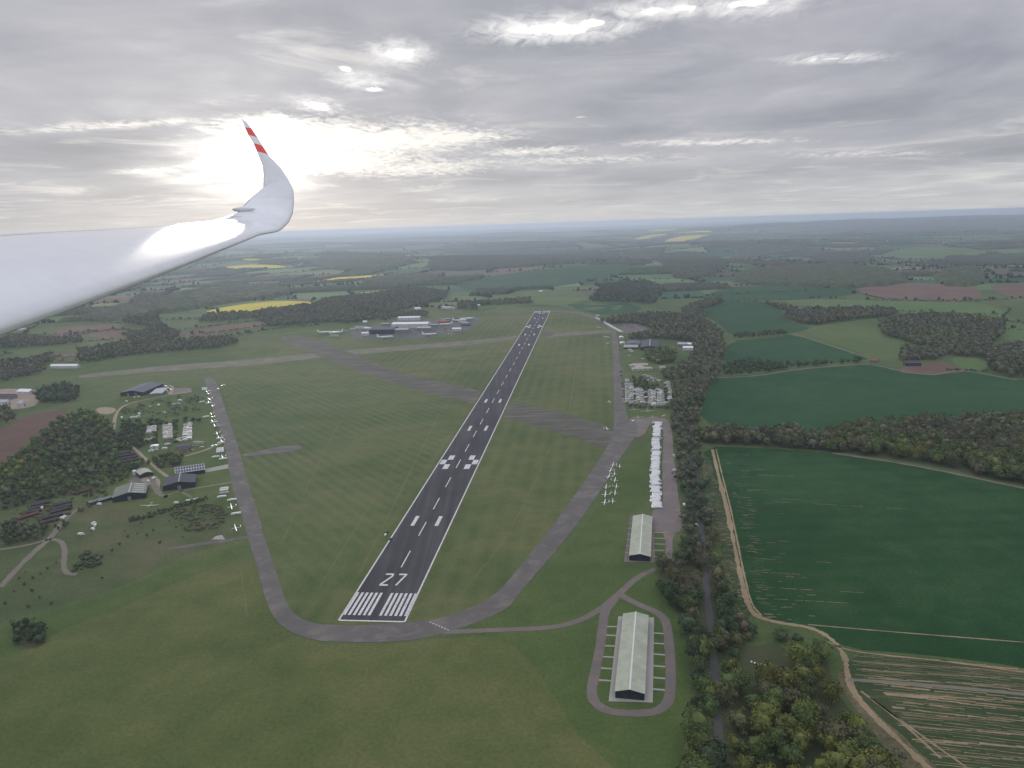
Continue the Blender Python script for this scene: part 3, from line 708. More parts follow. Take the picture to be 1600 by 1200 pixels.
# left hangars
c, a, W, D = frame((174.3, 778), (228.5, 771), (231.5, 756), (181, 761), 5.0)
gabled('hangar', 'dark fronted hangar with grey-green roof and rows of pale skylights', 'hangar', c, a, W, D, 5.0, 8.2, 'wall_navy', 'roof_green_grey', 'roof_light_grey', (5, (1,)), 1, 0, group='left hangars')
c, a, W, D = frame((252.3, 761), (306.3, 753.5), (306, 741), (258, 747), 5.0)
gabled('hangar', 'dark hangar with slate grey roof in front of the solar roofed one', 'hangar', c, a, W, D, 5.0, 8.0, 'wall_navy', 'roof_slate', 'roof_light_grey', None, 1, 0, group='left hangars')
def solar_hangar():
    c, a, W, D = frame((274, 738), (319.8, 733.5), (319, 727), (273.3, 732.5), 5.0)
    root = put('hangar', None, None, (c[0], c[1], 0), a); tag(root, 'long dark hangar with rows of solar panels on its roof', 'hangar', 'left hangars')
    b = MB(); b.add([(-W / 2, -D / 2, 0), (W / 2, -D / 2, 0), (W / 2, D / 2, 0), (-W / 2, D / 2, 0), (-W / 2, -D / 2, 4.2), (W / 2, -D / 2, 4.2), (W / 2, D / 2, 6.4), (-W / 2, D / 2, 6.4)],
                    [(0, 1, 5, 4), (1, 2, 6, 5), (2, 3, 7, 6), (3, 0, 4, 7)]); put('wall', b.data('wall', 'wall_navy'), root)
    r = MB(); o = .4; r.add([(-W / 2 - o, -D / 2 - o, 4.2), (W / 2 + o, -D / 2 - o, 4.2), (W / 2 + o, D / 2 + o, 6.5), (-W / 2 - o, D / 2 + o, 6.5), (-W / 2 - o, -D / 2 - o, 4.4), (W / 2 + o, -D / 2 - o, 4.4), (W / 2 + o, D / 2 + o, 6.7), (-W / 2 - o, D / 2 + o, 6.7)],
                            [(3, 2, 1, 0), (4, 5, 6, 7), (0, 1, 5, 4), (1, 2, 6, 5), (2, 3, 7, 6), (3, 0, 4, 7)]); ro = put('roof', r.data('roof', 'roof_light_grey'), root)
    sl = 2.3 / (D + 2 * o)
    n = 11
    for i in range(n):
        for j in range(2):
            x0 = -W / 2 + W * (i + .12) / n; x1 = -W / 2 + W * (i + .88) / n
            y0 = -D / 2 + D * (j + .12) / 2; y1 = -D / 2 + D * (j + .88) / 2
            z = lambda y: 4.4 + sl * (y + D / 2 + o) + .12
            k = MB(); k.add([(x0, y0, z(y0)), (x1, y0, z(y0)), (x1, y1, z(y1)), (x0, y1, z(y1))], [(0, 1, 2, 3)])
            put('solar_panel', k.data('solar_panel', 'solar_cell'), ro)
solar_hangar()
def arched_barn():
    c, a, W, D = frame((218, 742), (239.5, 738), (231, 731.5), (211, 736), 4.0)
    root = put('barn', None, None, (c[0], c[1], 0), a); tag(root, 'small barn with curved pale green roof beside a white silo', 'barn')
    n = 9; prof = [(-W / 2 + W * i / (n - 1), 3.6 + 2.0 * math.sin(math.pi * i / (n - 1))) for i in range(n)]
    b = MB(); d = D / 2 - .3
    for y, fl in ((-d, False), (d, True)):
        q = [(-W / 2 + .2, y, 0), (W / 2 - .2, y, 0)] + [(x * .98, y, z - .1) for x, z in prof[::-1]]
        b.add(q if not fl else q[::-1], [tuple(range(len(q)))])
    for s in (-1, 1): b.box(min(s * W / 2, s * (W / 2 - .2)), max(s * W / 2, s * (W / 2 - .2)), -d + .01, d - .01, 0, 3.55)
    put('wall', b.data('wall', 'wall_dark_timber'), root)
    r = MB(); r.loft([[(x, y, z) for x, z in prof] + [(x, y, z + .2) for x, z in prof[::-1]] for y in (-D / 2, D / 2)]); put('roof', r.data('roof', 'roof_pale_green'), root)
    q = G(210.5, 742)
    s = MB(); s.cyl(0, 0, 0, 4.5, 2.0, 0, 14)
    so = put('silo', None, None, (q[0], q[1], 0)); tag(so, 'white round silo beside the curved roof barn', 'silo')
    put('drum', s.data('drum', 'wall_pale'), so)
    k = MB(); k.loft([[(r2 * math.cos(t), r2 * math.sin(t), z) for t in np.linspace(0, 2 * math.pi, 14, endpoint=False)] for r2, z in ((2.1, 4.51), (1.3, 5.3), (.1, 5.7))]); put('dome', k.data('dome', 'roof_white'), so)
arched_barn()
c, a, W, D = frame((187, 614), (224, 613), (255, 599.5), (221, 600), 5.5)
gabled('hangar', 'long blue-grey hangar among grass at the top of the left site', 'hangar', c, a, W, D, 5.5, 9.0, 'wall_navy', 'roof_blue_grey', None, None, 2, 5, group='left hangars')
c, a, W, D = frame((232, 616), (254, 614.5), (262, 606), (245, 607), 3.0)
gabled('lean_to', 'low grey workshop against the long blue-grey hangar', 'workshop', c, a, W, D, 3.0, 3.8, 'wall_grey', 'roof_light_grey', None, None, 1, 3)
for (x, y), L, w, lab in (((149, 786), 14, 6, 'small grey shed at the left corner of the skylight hangar, outer one'), ((163, 783), 14, 6, 'small grey shed touching the left corner of the skylight hangar')):
    gabled('small_shed', lab, 'shed', G(x, y), math.radians(-35), w, L, 2.6, 3.6, 'wall_dark_timber', 'wall_grey', None, None, 1, 1, .2)
gabled('portable_cabin', 'white square cabin among the left caravans', 'cabin', G(242, 700), .2, 9, 8, 3.2, 3.7, 'wall_pale', 'roof_white', None, None, 1, 1, .2)
gabled('club_hut', 'low grey flat-topped hut beside the left car park', 'hut', G(287, 700), .15, 17, 14, 3.0, 3.7, 'wall_grey', 'roof_slate', None, None, 1, 2, .3)
gabled('club_hut', 'pale long hut on the grass near the left trailers', 'hut', G(311, 693.5), 1.45, 4, 13, 2.6, 3.2, 'wall_cream', 'roof_beige', None, None, 1, 2, .2)
def tank():
    q = G(262, 697); o = put('water_tank', None, None, (q[0], q[1], 0)); tag(o, 'round grey-green water tank among the left caravans', 'tank')
    k = MB(); k.cyl(0, 0, 0, 3.0, 3.6, 0, 18); put('drum', k.data('drum', 'wall_grey'), o)
    k = MB(); k.loft([[(r * math.cos(t), r * math.sin(t), z) for t in np.linspace(0, 2 * math.pi, 18, endpoint=False)] for r, z in ((3.7, 3.01), (2, 3.5), (.1, 3.8))]); put('lid', k.data('lid', 'roof_light_grey'), o)
tank()
# right side: hangar, lean-to, club house
c, a, W, D = frame((1001.5, 543), (1028.5, 542.5), (1031, 530.5), (1000.5, 533), 6.0)
gabled('hangar', 'dark hangar with a pale strip on its ridge behind the right caravan site', 'hangar', c, a, W, D, 6.0, 8.6, 'wall_dark_timber', 'roof_slate', 'roof_ridge', (4, (-1,)), 1, 0)
c, a, W, D = frame((978, 538), (1000, 537.5), (1000, 532.5), (980, 533), 4.5)
gabled('workshop', 'grey roofed workshop touching the dark right hangar', 'workshop', c, a, W, D, 4.5, 6.8, 'wall_grey', 'roof_blue_grey', None, None, 1, 2)
c, a, W, D = frame((974, 543), (997, 542.5), (997.5, 538.5), (975, 539), 3.5)
gabled('workshop', 'cream roofed long low workshop beside the perimeter track', 'workshop', c, a + math.pi / 2, D, W, 3.5, 4.6, 'wall_dark_timber', 'roof_beige', None, (5, (1, -1)), 1, 4)
gabled('marquee', 'white square tent beside the track, farther one', 'tent', G(971, 528.5), 0, 9, 14, 3.2, 4.6, 'wall_pale', 'roof_white', None, None, 1, 0, .2)
gabled('marquee', 'white square tent beside the track, nearer one by the long low workshop', 'tent', G(972.5, 537.5), 0, 10, 14, 3.2, 4.6, 'wall_pale', 'roof_white', None, None, 1, 0, .2)
def clubhouse():
    c = G(1003, 578); root = put('clubhouse', None, None, (c[0], c[1], 0), 0); tag(root, 'sprawling beige roofed clubhouse above the right caravan site', 'clubhouse')
    for x, y, W, D, rz, e in ((0, 0, 14, 34, math.pi / 2 + .05, 3.5), (-2, 14, 15, 16, 0, 3.6), (3, 34, 16, 26, math.pi / 2 - .1, 3.8), (-13, 30, 8, 10, .2, 3.2)):
        w, d = W / 2, D / 2; ca, sa = math.cos(rz), math.sin(rz)
        R = lambda p: (x + p[0] * ca - p[1] * sa, y + p[0] * sa + p[1] * ca, p[2])
        b = MB(); b.add([R(p) for p in [(-w, -d, 0), (w, -d, 0), (w, d, 0), (-w, d, 0), (-w, -d, e), (w, -d, e), (w, d, e), (-w, d, e)]], [(0, 1, 5, 4), (1, 2, 6, 5), (2, 3, 7, 6), (3, 0, 4, 7)])
        wo = put('wall', b.data('wall', 'wall_cream'), root)
        k = MB()
        for i in range(4):
            yy = -d + D * (i + .5) / 4
            for s in (-1, 1):
                q = [R((s * (w + .04), yy - 1, .9)), R((s * (w + .04), yy + 1, .9)), R((s * (w + .04), yy + 1, 2.3)), R((s * (w + .04), yy - 1, 2.3))]
                k = MB(); k.add(q if s > 0 else q[::-1], [(0, 1, 2, 3)]); put('window', k.data('window', 'pane_grey'), wo)
        r = MB(); o = .6; h = e + 1.8
        r.add([R(p) for p in [(-w - o, -d - o, e + .02), (w + o, -d - o, e + .02), (w + o, d + o, e + .02), (-w - o, d + o, e + .02), (0, -d + w * .6, h), (0, d - w * .6, h)]], [(3, 2, 1, 0), (0, 1, 4), (1, 2, 5, 4), (2, 3, 5), (3, 0, 4, 5)])
        put('roof', r.data('roof', 'roof_beige'), root)
clubhouse()
# far hangar complex
FAC = 'far hangar complex'
for nm, lab, q, rz, W, D, e, r, wl, rf, dr in (
    ('hangar', 'long white roofed hangar at the back of the far complex', (640, 500), 1.50, 26, 62, 8, 10.5, 'wall_pale', 'roof_white', 2),
    ('hangar', 'largest white roofed hangar in the middle of the far complex', (643, 511.5), 1.42, 40, 96, 11, 14, 'wall_pale', 'roof_white', 3),
    ('hangar', 'broad dark blue hangar at the left of the far complex', (600, 520), 1.45, 46, 62, 11, 14, 'wall_navy', 'roof_blue_grey', 2),
    ('hangar', 'pale blue-grey hangar in front of the largest white roof', (627, 520), 1.45, 22, 40, 9, 11, 'wall_grey', 'roof_light_grey', 2),
    ('hangar', 'grey roofed hangar right of the pale blue-grey one', (664, 516.5), 1.40, 24, 36, 8, 10, 'wall_grey', 'roof_light_grey', 2),
    ('hangar', 'small white hangar at the left end of the far complex', (571, 524), 1.5, 12, 18, 6, 8, 'wall_pale', 'roof_white', 1),
    ('hangar', 'small white roofed shed at the right end of the far complex', (714, 517), 1.5, 14, 22, 6, 8, 'wall_pale', 'roof_white', 1),
    ('office_block', 'low grey office block at the right side of the far complex', (676, 510.5), 1.45, 14, 30, 6, 7, 'wall_grey', 'roof_light_grey', 1),
    ('office_block', 'pale long office hut behind the dark blue hangar', (565, 513.5), 1.35, 9, 34, 4, 5.5, 'wall_pale', 'roof_light_grey', 1),
    ('office_block', 'grey low store behind the far hangars', (603, 508), 1.4, 9, 22, 4, 5.5, 'wall_grey', 'roof_light_grey', 1)):
    gabled(nm, lab, 'hangar' if nm == 'hangar' else 'office', G(*q), rz, W, D, e, r, wl, rf, None, None, dr, 3, group=FAC)
for i in range(26):
    q = (random.uniform(520, 735), 0); q = (q[0], np.interp(q[0], [520, 600, 690, 740], [519, 512, 505, 500]) + random.uniform(-5.5, 8))
    W, D = random.uniform(5, 10), random.uniform(9, 26); wl, rf = random.choice((('wall_pale', 'roof_white'), ('wall_grey', 'roof_light_grey'), ('wall_grey', 'roof_slate'), ('wall_cream', 'roof_beige'), ('wall_navy', 'roof_blue_grey')))
    gabled('store_hut', {'roof_white': 'white', 'roof_light_grey': 'pale grey', 'roof_slate': 'dark grey', 'roof_beige': 'beige', 'roof_blue_grey': 'blue-grey'}[rf] + ' roofed small store among the far hangars', 'hut', G(*q), random.uniform(1.2, 1.7), W, D, 3.2, 4.6, wl, rf, None, None, 1, 1, group='small stores of the far complex')
for q, W, D, lab, wl, rf, rz in (
    ((653, 484), 12, 20, 'white farm building behind the far hangars', 'wall_pale', 'roof_white', 1.3), ((698, 482.5), 18, 32, 'pale barn at the edge of the trees beyond the far hangars', 'wall_pale', 'roof_light_grey', 1.35),
    ((709, 483), 9, 13, 'small pale outbuilding right of the barn beyond the far hangars', 'wall_pale', 'roof_light_grey', .4), ((730, 477.5), 8, 11, 'leftmost of three white houses among far trees', 'wall_pale', 'roof_light_grey', .6),
    ((737, 475), 8, 11, 'middle of three white houses among far trees', 'wall_pale', 'roof_white', 1.1), ((747, 478.5), 9, 14, 'rightmost of three white houses among far trees', 'wall_pale', 'roof_white', 1.4),
    ((571, 504.5), 8, 14, 'white hut against the long wood behind the far hangars', 'wall_pale', 'roof_white', 1.0), ((606, 495), 7, 10, 'white cottage in the trees above the long white hangar', 'wall_pale', 'roof_white', 1.2),
    ((845, 456.5), 8, 14, 'white cottage on the hill beyond the runway end', 'wall_pale', 'roof_white', 1.4),
    ((90, 557), 8, 14, 'red roofed house in the hamlet, upper left', 'wall_brick', 'roof_tile', 1.2), ((104, 556), 8, 15, 'pale house in the hamlet, upper middle', 'wall_pale', 'roof_tile', 1.4), ((117, 556), 8, 13, 'white house in the hamlet, upper right', 'wall_pale', 'roof_tile', 1.0),
    ((96, 564), 8, 12, 'brick house in the hamlet behind the long white building', 'wall_brick', 'roof_tile', .8), ((112, 563), 8, 12, 'cream house in the hamlet behind the long white building', 'wall_cream', 'roof_tile', 1.5),
    ((102, 575), 10, 60, 'long low white building below the hamlet', 'wall_pale', 'roof_white', 1.42),
    ((42, 615), 16, 26, 'white roofed barn in the left farmyard', 'wall_pale', 'roof_white', 1.3), ((10, 623), 18, 28, 'grey roofed barn at the left edge farmyard', 'wall_grey', 'roof_slate', 1.4), ((6, 632), 12, 22, 'pale shed in front of the grey barn at the left edge', 'wall_pale', 'roof_light_grey', 1.4), ((36, 634), 10, 16, 'small pale shed below the left farmyard', 'wall_pale', 'roof_light_grey', .9),
    ((104, 609), 8, 18, 'brown roofed cottage in trees right of the left farmyard', 'wall_brick', 'roof_tile', 1.3),
    ((38, 517), 10, 40, 'pale long farm shed just under the wing', 'wall_pale', 'roof_light_grey', 1.35),
    ((1425, 571), 12, 26, 'dark farm shed in the brown farmyard', 'wall_dark_timber', 'roof_slate', 1.45), ((1366, 566), 8, 12, 'small brick cottage at the field corner by the pale track', 'wall_brick', 'roof_tile', .8),
    ((1495, 470), 10, 18, 'white farmhouse beside the brown ploughed field', 'wall_pale', 'roof_tile', 1.2), ((1508, 469), 9, 14, 'brick farmhouse beside the brown ploughed field', 'wall_brick', 'roof_tile', .7), ((1392, 469), 9, 14, 'pale cottage at the left end of the brown field', 'wall_pale', 'roof_slate', 1.0),
    ((1066, 541), 12, 18, 'grey yard building in the wood right of the dark hangar', 'wall_grey', 'roof_light_grey', 1.2), ((1075, 547), 10, 20, 'pale container in the yard among trees right of the dark hangar', 'wall_pale', 'roof_white', 1.3), ((1078, 540), 9, 14, 'white container behind the yard among trees', 'wall_pale', 'roof_white', .8),
    ((1035, 577), 7, 11, 'pale hut right of the clubhouse under trees', 'wall_cream', 'roof_beige', 1.4),
    ):
    gabled('house' if 'house' in lab or 'cottage' in lab else 'farm_building', lab, 'house' if 'house' in lab or 'cottage' in lab else 'building', G(*q), rz, W, D, 3.6 if W < 10 else 5, 6 if W < 10 else 8, wl, rf, None, None, 1, 2, chimney='house' in lab or 'cottage' in lab)
# far roadside village glinting on the right
for i in range(16):
    x = 1330 + i * 9.5 + random.uniform(-3, 3); y = 379 + random.uniform(-2.2, 2.2)
    gabled('house', 'tiny pale house of the village strung across the right distance', 'house', G(x, y), random.uniform(0, 3), 14, 24, 6, 10, 'wall_pale', random.choice(['roof_light_grey', 'roof_tile', 'roof_white']), None, None, 0, 0, group='houses of the distant village')

# ================================================================== SMALL VEHICLES
def glider_kind():
    f = MB(); f.tube([(3.0, .62, .02, .02), (2.6, .66, .22, .24), (1.7, .75, .34, .42), (.7, .82, .33, .44), (-.3, .84, .24, .32), (-1.4, .86, .13, .16), (-3.6, .95, .09, .11), (-4.3, 1.0, .05, .09)], n=10)
    c = MB(); c.tube([(2.3, .86, .05, .03), (1.8, .98, .26, .24), (1.1, 1.05, .26, .25), (.5, 1.08, .12, .14)], n=8)
    w = MB(); w.foil([(-8.4, -.05, -.42, 1.45, .05), (-5, .15, -.6, 1.22, .1), (0, .3, -.75, 1.1, .15), (5, .15, -.6, 1.22, .1), (8.4, -.05, -.42, 1.45, .05)])
    fin = MB(); fin.foil([(.95, -3.3, -4.4, 0, .12), (2.1, -3.7, -4.5, 0, .1)], axis='z')
    t = MB(); t.foil([(-1.45, -3.95, -4.35, 2.16, .05), (0, -3.75, -4.45, 2.14, .08), (1.45, -3.95, -4.35, 2.16, .05)])
    return Kind('glider', [('fuselage', f.data('fuselage', 'white_body', True), [('canopy', c.data('canopy', 'glass_dark', True))]), ('wing', w.data('wing', 'white_body')), ('fin', fin.data('fin', 'white_body')), ('tailplane', t.data('tailplane', 'white_body'))])
GLIDER = glider_kind()
def plane_kind():
    f = MB(); f.tube([(2.3, 1.0, .15, .2), (1.9, 1.05, .42, .45), (.6, 1.25, .5, .6), (-.8, 1.25, .45, .55), (-3.2, 1.3, .12, .18), (-4.2, 1.35, .04, .1)], n=10)
    f.box(2.31, 2.36, -.85, .85, .93, 1.07)
    w = MB(); w.foil([(-5.2, .55, -.6, 1.95, .1), (0, .75, -.8, 1.88, .18), (5.2, .55, -.6, 1.95, .1)])
    fin = MB(); fin.foil([(1.4, -3.2, -4.3, 0, .1), (2.5, -3.8, -4.4, 0, .08)], axis='z')
    t = MB(); t.foil([(-1.7, -3.5, -4.3, 1.4, .06), (1.7, -3.5, -4.3, 1.4, .06)])
    k = MB()
    for x, y in ((1.6, 0), (-.3, 1.0), (-.3, -1.0)): k.cyl(x, .28, y - .08, y + .08, .28, 0, 8, 'y'); k.box(x - .05, x + .05, y - .05, y + .05, .5, .9)
    return Kind('light_aircraft', [('fuselage', f.data('fuselage', 'white_body', True)), ('wing', w.data('wing', 'white_body')), ('fin', fin.data('fin', 'white_body')), ('tailplane', t.data('tailplane', 'white_body')), ('undercarriage', k.data('undercarriage', 'rubber'))])
PLANE = plane_kind()
def airliner_kind(name, body, fin_mat):
    f = MB(); f.tube([(19, 3.6, .1, .1), (18, 3.8, 1.1, 1.2), (15.5, 4.1, 1.9, 2.0), (-8, 4.1, 1.95, 2.0), (-14, 4.7, 1.0, 1.2), (-19, 5.4, .2, .35)], n=14)
    w = MB(); w.foil([(-17, -5.5, -7.2, 4.3, .2), (-6, .2, -4.2, 3.3, .7), (0, 4.2, -4.4, 2.9, 1.0), (6, .2, -4.2, 3.3, .7), (17, -5.5, -7.2, 4.3, .2)])
    fin = MB(); fin.foil([(5.6, -12, -18.2, 0, .6), (12.2, -17.2, -19.8, 0, .3)], axis='z')
    t = MB(); t.foil([(-6.2, -17.6, -19.2, 5.6, .15), (0, -14.6, -18.6, 5.2, .4), (6.2, -17.6, -19.2, 5.6, .15)])
    g = MB()
    for x, y in ((14.5, 0), (-1.5, 2.6), (-1.5, -2.6)): g.cyl(x, .55, y - .5, y + .5, .55, 0, 10, 'y'); g.box(x - .15, x + .15, y - .15, y + .15, .9, 2.6)
    parts = [('fuselage', f.data('fuselage', body, True)), ('wing', w.data('wing', 'grey_body')), ('fin', fin.data('fin', fin_mat)), ('tailplane', t.data('tailplane', 'white_body')), ('undercarriage', g.data('undercarriage', 'rubber'))]
    for s in (-1, 1):
        e = MB(); e.loft([[(x, s * 5.4 + r * math.cos(a), 2.1 + r * math.sin(a)) for a in np.linspace(0, 2 * math.pi, 12, endpoint=False)] for x, r in ((3.6, .85), (2.6, 1.05), (.5, .95), (-1.2, .55))])
        parts.append(('engine', e.data('engine', 'grey_body', True)))
    return Kind(name, parts)
AIRLINER = airliner_kind('airliner', 'white_body', 'white_body'); AIR_O = airliner_kind('airliner', 'orange_livery', 'orange_livery'); AIR_G = airliner_kind('airliner', 'white_body', 'green_livery')
def trailer_kind(name, mat, L=8.6, W=1.9, H=1.75, taper=True):
    n = 7
    prof = lambda s: [(-W / 2, .35), (-W / 2, .35 + H * .62 * s), (-W * .36, .35 + H * .9 * s), (0, .35 + H * s), (W * .36, .35 + H * .9 * s), (W / 2, .35 + H * .62 * s), (W / 2, .35)]
    b = MB(); b.loft([[(x, y, z) for y, z in prof(s)] for x, s in ((-L / 2, .82), (L * .2, 1.0), (L * .44, .8), (L / 2, .45))])
    parts = [('body', b.data('body', mat))]
    d = MB(); d.box(L / 2, L / 2 + 1.3, -.07, .07, .38, .52); parts.append(('drawbar', d.data('drawbar', 'dark_body')))
    for s in (-1, 1):
        k = MB(); k.cyl(-.3, .33, s * (W / 2 + .02) - .09, s * (W / 2 + .02) + .09, .33, 0, 9, 'y'); parts.append(('wheel', k.data('wheel', 'rubber')))
    return Kind(name, parts)
TRAILER = trailer_kind('glider_trailer', 'white_body'); TRAILER_G = trailer_kind('glider_trailer', 'grey_body', 9.5, 2.3, 2.0); TRAILER_L = trailer_kind('glider_trailer', 'white_body', 9.5, 2.3, 2.0)
def caravan_kind(mat):
    L, W, H = 6.4, 2.4, 2.3
    b = MB(); b.loft([[(x, y, z) for x, z in ((-L / 2 + .1, .4), (L / 2 - .35, .4), (L / 2, 1.2), (L / 2 - .45, .4 + H - .15), (L / 2 - .9, .4 + H), (-L / 2 + .5, .4 + H), (-L / 2, .4 + H - .5))] for y in (-W / 2, W / 2)])
    w = MB()
    for s in (-1, 1): w.box(-1.9, 1.6, s * W / 2 - .02, s * W / 2 + .02, 1.45, 2.1)
    k = MB(); k.cyl(-.2, .34, -W / 2 - .03, -W / 2 + .15, .34, 0, 9, 'y'); k2 = MB(); k2.cyl(-.2, .34, W / 2 - .15, W / 2 + .03, .34, 0, 9, 'y')
    d = MB(); d.box(L / 2 - .1, L / 2 + 1.1, -.08, .08, .4, .5)
    return Kind('caravan', [('body', b.data('body', mat)), ('window', w.data('window', 'pane_grey')), ('wheel', k.data('wheel', 'rubber')), ('wheel', k2.data('wheel', 'rubber')), ('drawbar', d.data('drawbar', 'dark_body'))])
CARAVANS = [caravan_kind('cream_body'), caravan_kind('white_body'), caravan_kind('grey_body')]
def car_kind(mat):
    b = MB(); b.loft([[(x, y, z) for x, z in ((-2.1, .35), (2.1, .35), (2.15, .75), (1.2, .92), (-1.9, .95), (-2.15, .8))] for y in (-.88, .88)])
    c = MB(); c.loft([[(x, y * k, z) for x, z, k in ((-1.8, .955, 1), (1.15, .925, 1), (.35, 1.45, .8), (-1.3, 1.45, .8))] for y in (-.85, .85)])
    rf = MB(); rf.box(-1.28, .33, -.67, .67, 1.452, 1.49)
    parts = [('body', b.data('body', mat)), ('cabin', c.data('cabin', 'glass_dark'), [('roof', rf.data('roof', mat))])]
    for x in (-1.3, 1.3):
        for s in (-1, 1):
            k = MB(); k.cyl(x, .32, s * .85 - .1, s * .85 + .1, .32, 0, 9, 'y'); parts.append(('wheel', k.data('wheel', 'rubber')))
    return Kind('parked_car', parts)
CARS = {n: car_kind(n + '_body') for n in ('white', 'silver', 'dark', 'blue', 'red')}
def van_kind():
    b = MB(); b.loft([[(x, y, z) for x, z in ((-2.6, .4), (2.5, .4), (2.6, .95), (1.9, 1.25), (1.4, 2.05), (-2.5, 2.1))] for y in (-.98, .98)])
    g = MB(); g.add([(1.43, -.85, 2.0), (1.43, .85, 2.0), (1.92, .85, 1.3), (1.92, -.85, 1.3)], [(3, 2, 1, 0)])
    parts = [('body', b.data('body', 'white_body')), ('windscreen', g.data('windscreen', 'glass_dark'))]
    for x in (-1.6, 1.6):
        for s in (-1, 1):
            k = MB(); k.cyl(x, .36, s * .92 - .1, s * .92 + .1, .36, 0, 9, 'y'); parts.append(('wheel', k.data('wheel', 'rubber')))
    return Kind('van', parts)
VAN = van_kind()

def place_glider(x, y, nose, label, group, sc=1.0, w0=None, w1=None):
    """nose: 'w', 'e', 'n', 's' or angle; wing ends in the photo refine the heading"""
    c = G(x, y, 1.0)
    if w0: a = heading(w0, w1) - math.pi / 2 if nose == 'e' else heading(w0, w1) + math.pi / 2
    else: a = {'w': math.pi, 'e': 0.0, 'n': math.pi / 2, 's': -math.pi / 2}.get(nose, nose if not isinstance(nose, str) else 0)
    GLIDER.place((c[0], c[1]), a, label, 'glider', group, sc)
def z2(x, y): return (920 + x / 11.43, 700 + y / 11.43)
RG = 'gliders parked on the grass right of the runway'
for (cx, cy), w0, w1, nose, lab, sc in (
    ((427, 300), (438, 240), (413, 335), 'w', 'white glider at the top of the parked group, nose toward the track', 1.0),
    ((555, 326), (555, 285), (553, 368), 'e', 'white glider at the top right of the parked group, tail toward its neighbour', .85),
    ((383, 400), (412, 330), (358, 448), 'w', 'white glider second down the left file of the parked group', 1.05),
    ((460, 460), (465, 420), (452, 500), 'e', 'white glider second down the right file of the parked group', .85),
    ((350, 510), (382, 450), (325, 556), 'w', 'white glider third down the left file, wing tip touching the one above', 1.05),
    ((470, 573), (485, 505), (460, 622), 'e', 'white glider third down the right file of the parked group', 1.0),
    ((305, 693), (314, 640), (300, 742), 'w', 'white glider fourth down the left file of the parked group', .95),
    ((495, 685), (502, 635), (490, 722), 'e', 'white glider fourth down the right file of the parked group', .9),
    ((290, 830), (302, 755), (280, 897), 'w', 'longest winged white glider, second from the bottom of the left file', 1.15),
    ((473, 800), (478, 750), (470, 852), 'e', 'white glider at the bottom of the right file of the parked group', .95),
    ((280, 968), (294, 905), (270, 1020), 'w', 'white glider at the bottom of the left file of the parked group', 1.0),
    ((430, 945), (431, 890), (430, 992), 'e', 'dull thin winged glider alone at the lower right of the parked group', .85)):
    place_glider(*z2(cx, cy), nose, lab, RG, sc, z2(*w1), z2(*w0))
for x, y, nose, lab, sc in (
    (952.3, 627.8, 'e', 'single white glider on the grass left of the track, opposite the caravans', 1.0), (948.5, 669.5, 'e', 'single white glider on the disused runway end beside the track', 1.0),
    (991.5, 640.2, 's', 'white glider with wings along the hedge below the caravans, left one', .9), (1012, 642.5, 's', 'white glider with long wings below the caravan hedge, right one', 1.2),
    (997, 651.8, 's', 'faint white glider on the grass strip above the hardstanding, left', .95), (1020, 651.8, 's', 'faint white glider on the grass strip above the hardstanding, right', .9), (1036, 649.5, 2.6, 'white glider by the trees at the right end of the grass strip', .8),
    (982.5, 555.5, 'w', 'white glider on the small lawn beside the cream roofed workshop', .9), (347.5, 602, 'w', 'single white glider on the grass right of the left track top', 1.0), (233.5, 790, 's', 'white glider with wings spread on the grass below the left hangars', 1.1)):
    place_glider(x, y, nose, lab, 'lone gliders', sc)
LG = 'gliders lined along the left track'
for x, y, lab, sc, tilt in (
    (322.5, 611.3, 'white glider first in the left line, below a cluster of trailers', 1.0, 0), (325, 614.8, 'white glider second in the left line from the top', .9, 0), (326.3, 623.5, 'white glider with prominent wing beside a long lone trailer', 1.25, .1),
    (325.5, 627.8, 'white glider just below the prominent winged one in the left line', .9, 0), (331.5, 633.5, 'small white glider at the track edge in the left line', .8, 0), (329.5, 646, 'white glider above the second long lone trailer', .95, 0),
    (332.2, 651, 'white glider angled right of the second long lone trailer', .8, .5), (331, 657, 'white glider nose to a thick white trailer, upper side', .9, 0), (334.6, 664, 'white glider nose to a thick white trailer, lower side', .95, 0),
    (338.4, 676.8, 'white glider standing clear in the middle of the left line', 1.0, 0), (341.3, 683, 'white glider just above two bright trailers in the left line', 1.0, 0), (345.6, 688.5, 'white glider wedged between two bright trailers', 1.0, 0),
    (347, 713.5, 'white glider between trailers near the sandy site track', 1.0, 0), (361, 791.8, 'white glider between two trailers near the lower left track', 1.1, -.05), (367.6, 825, 'white glider standing alone by the lower left track', 1.1, -.02)):
    a = heading((370.5, 831), (365, 817)) + math.pi / 2
    place_glider(x, y, a + tilt, lab, LG, sc)
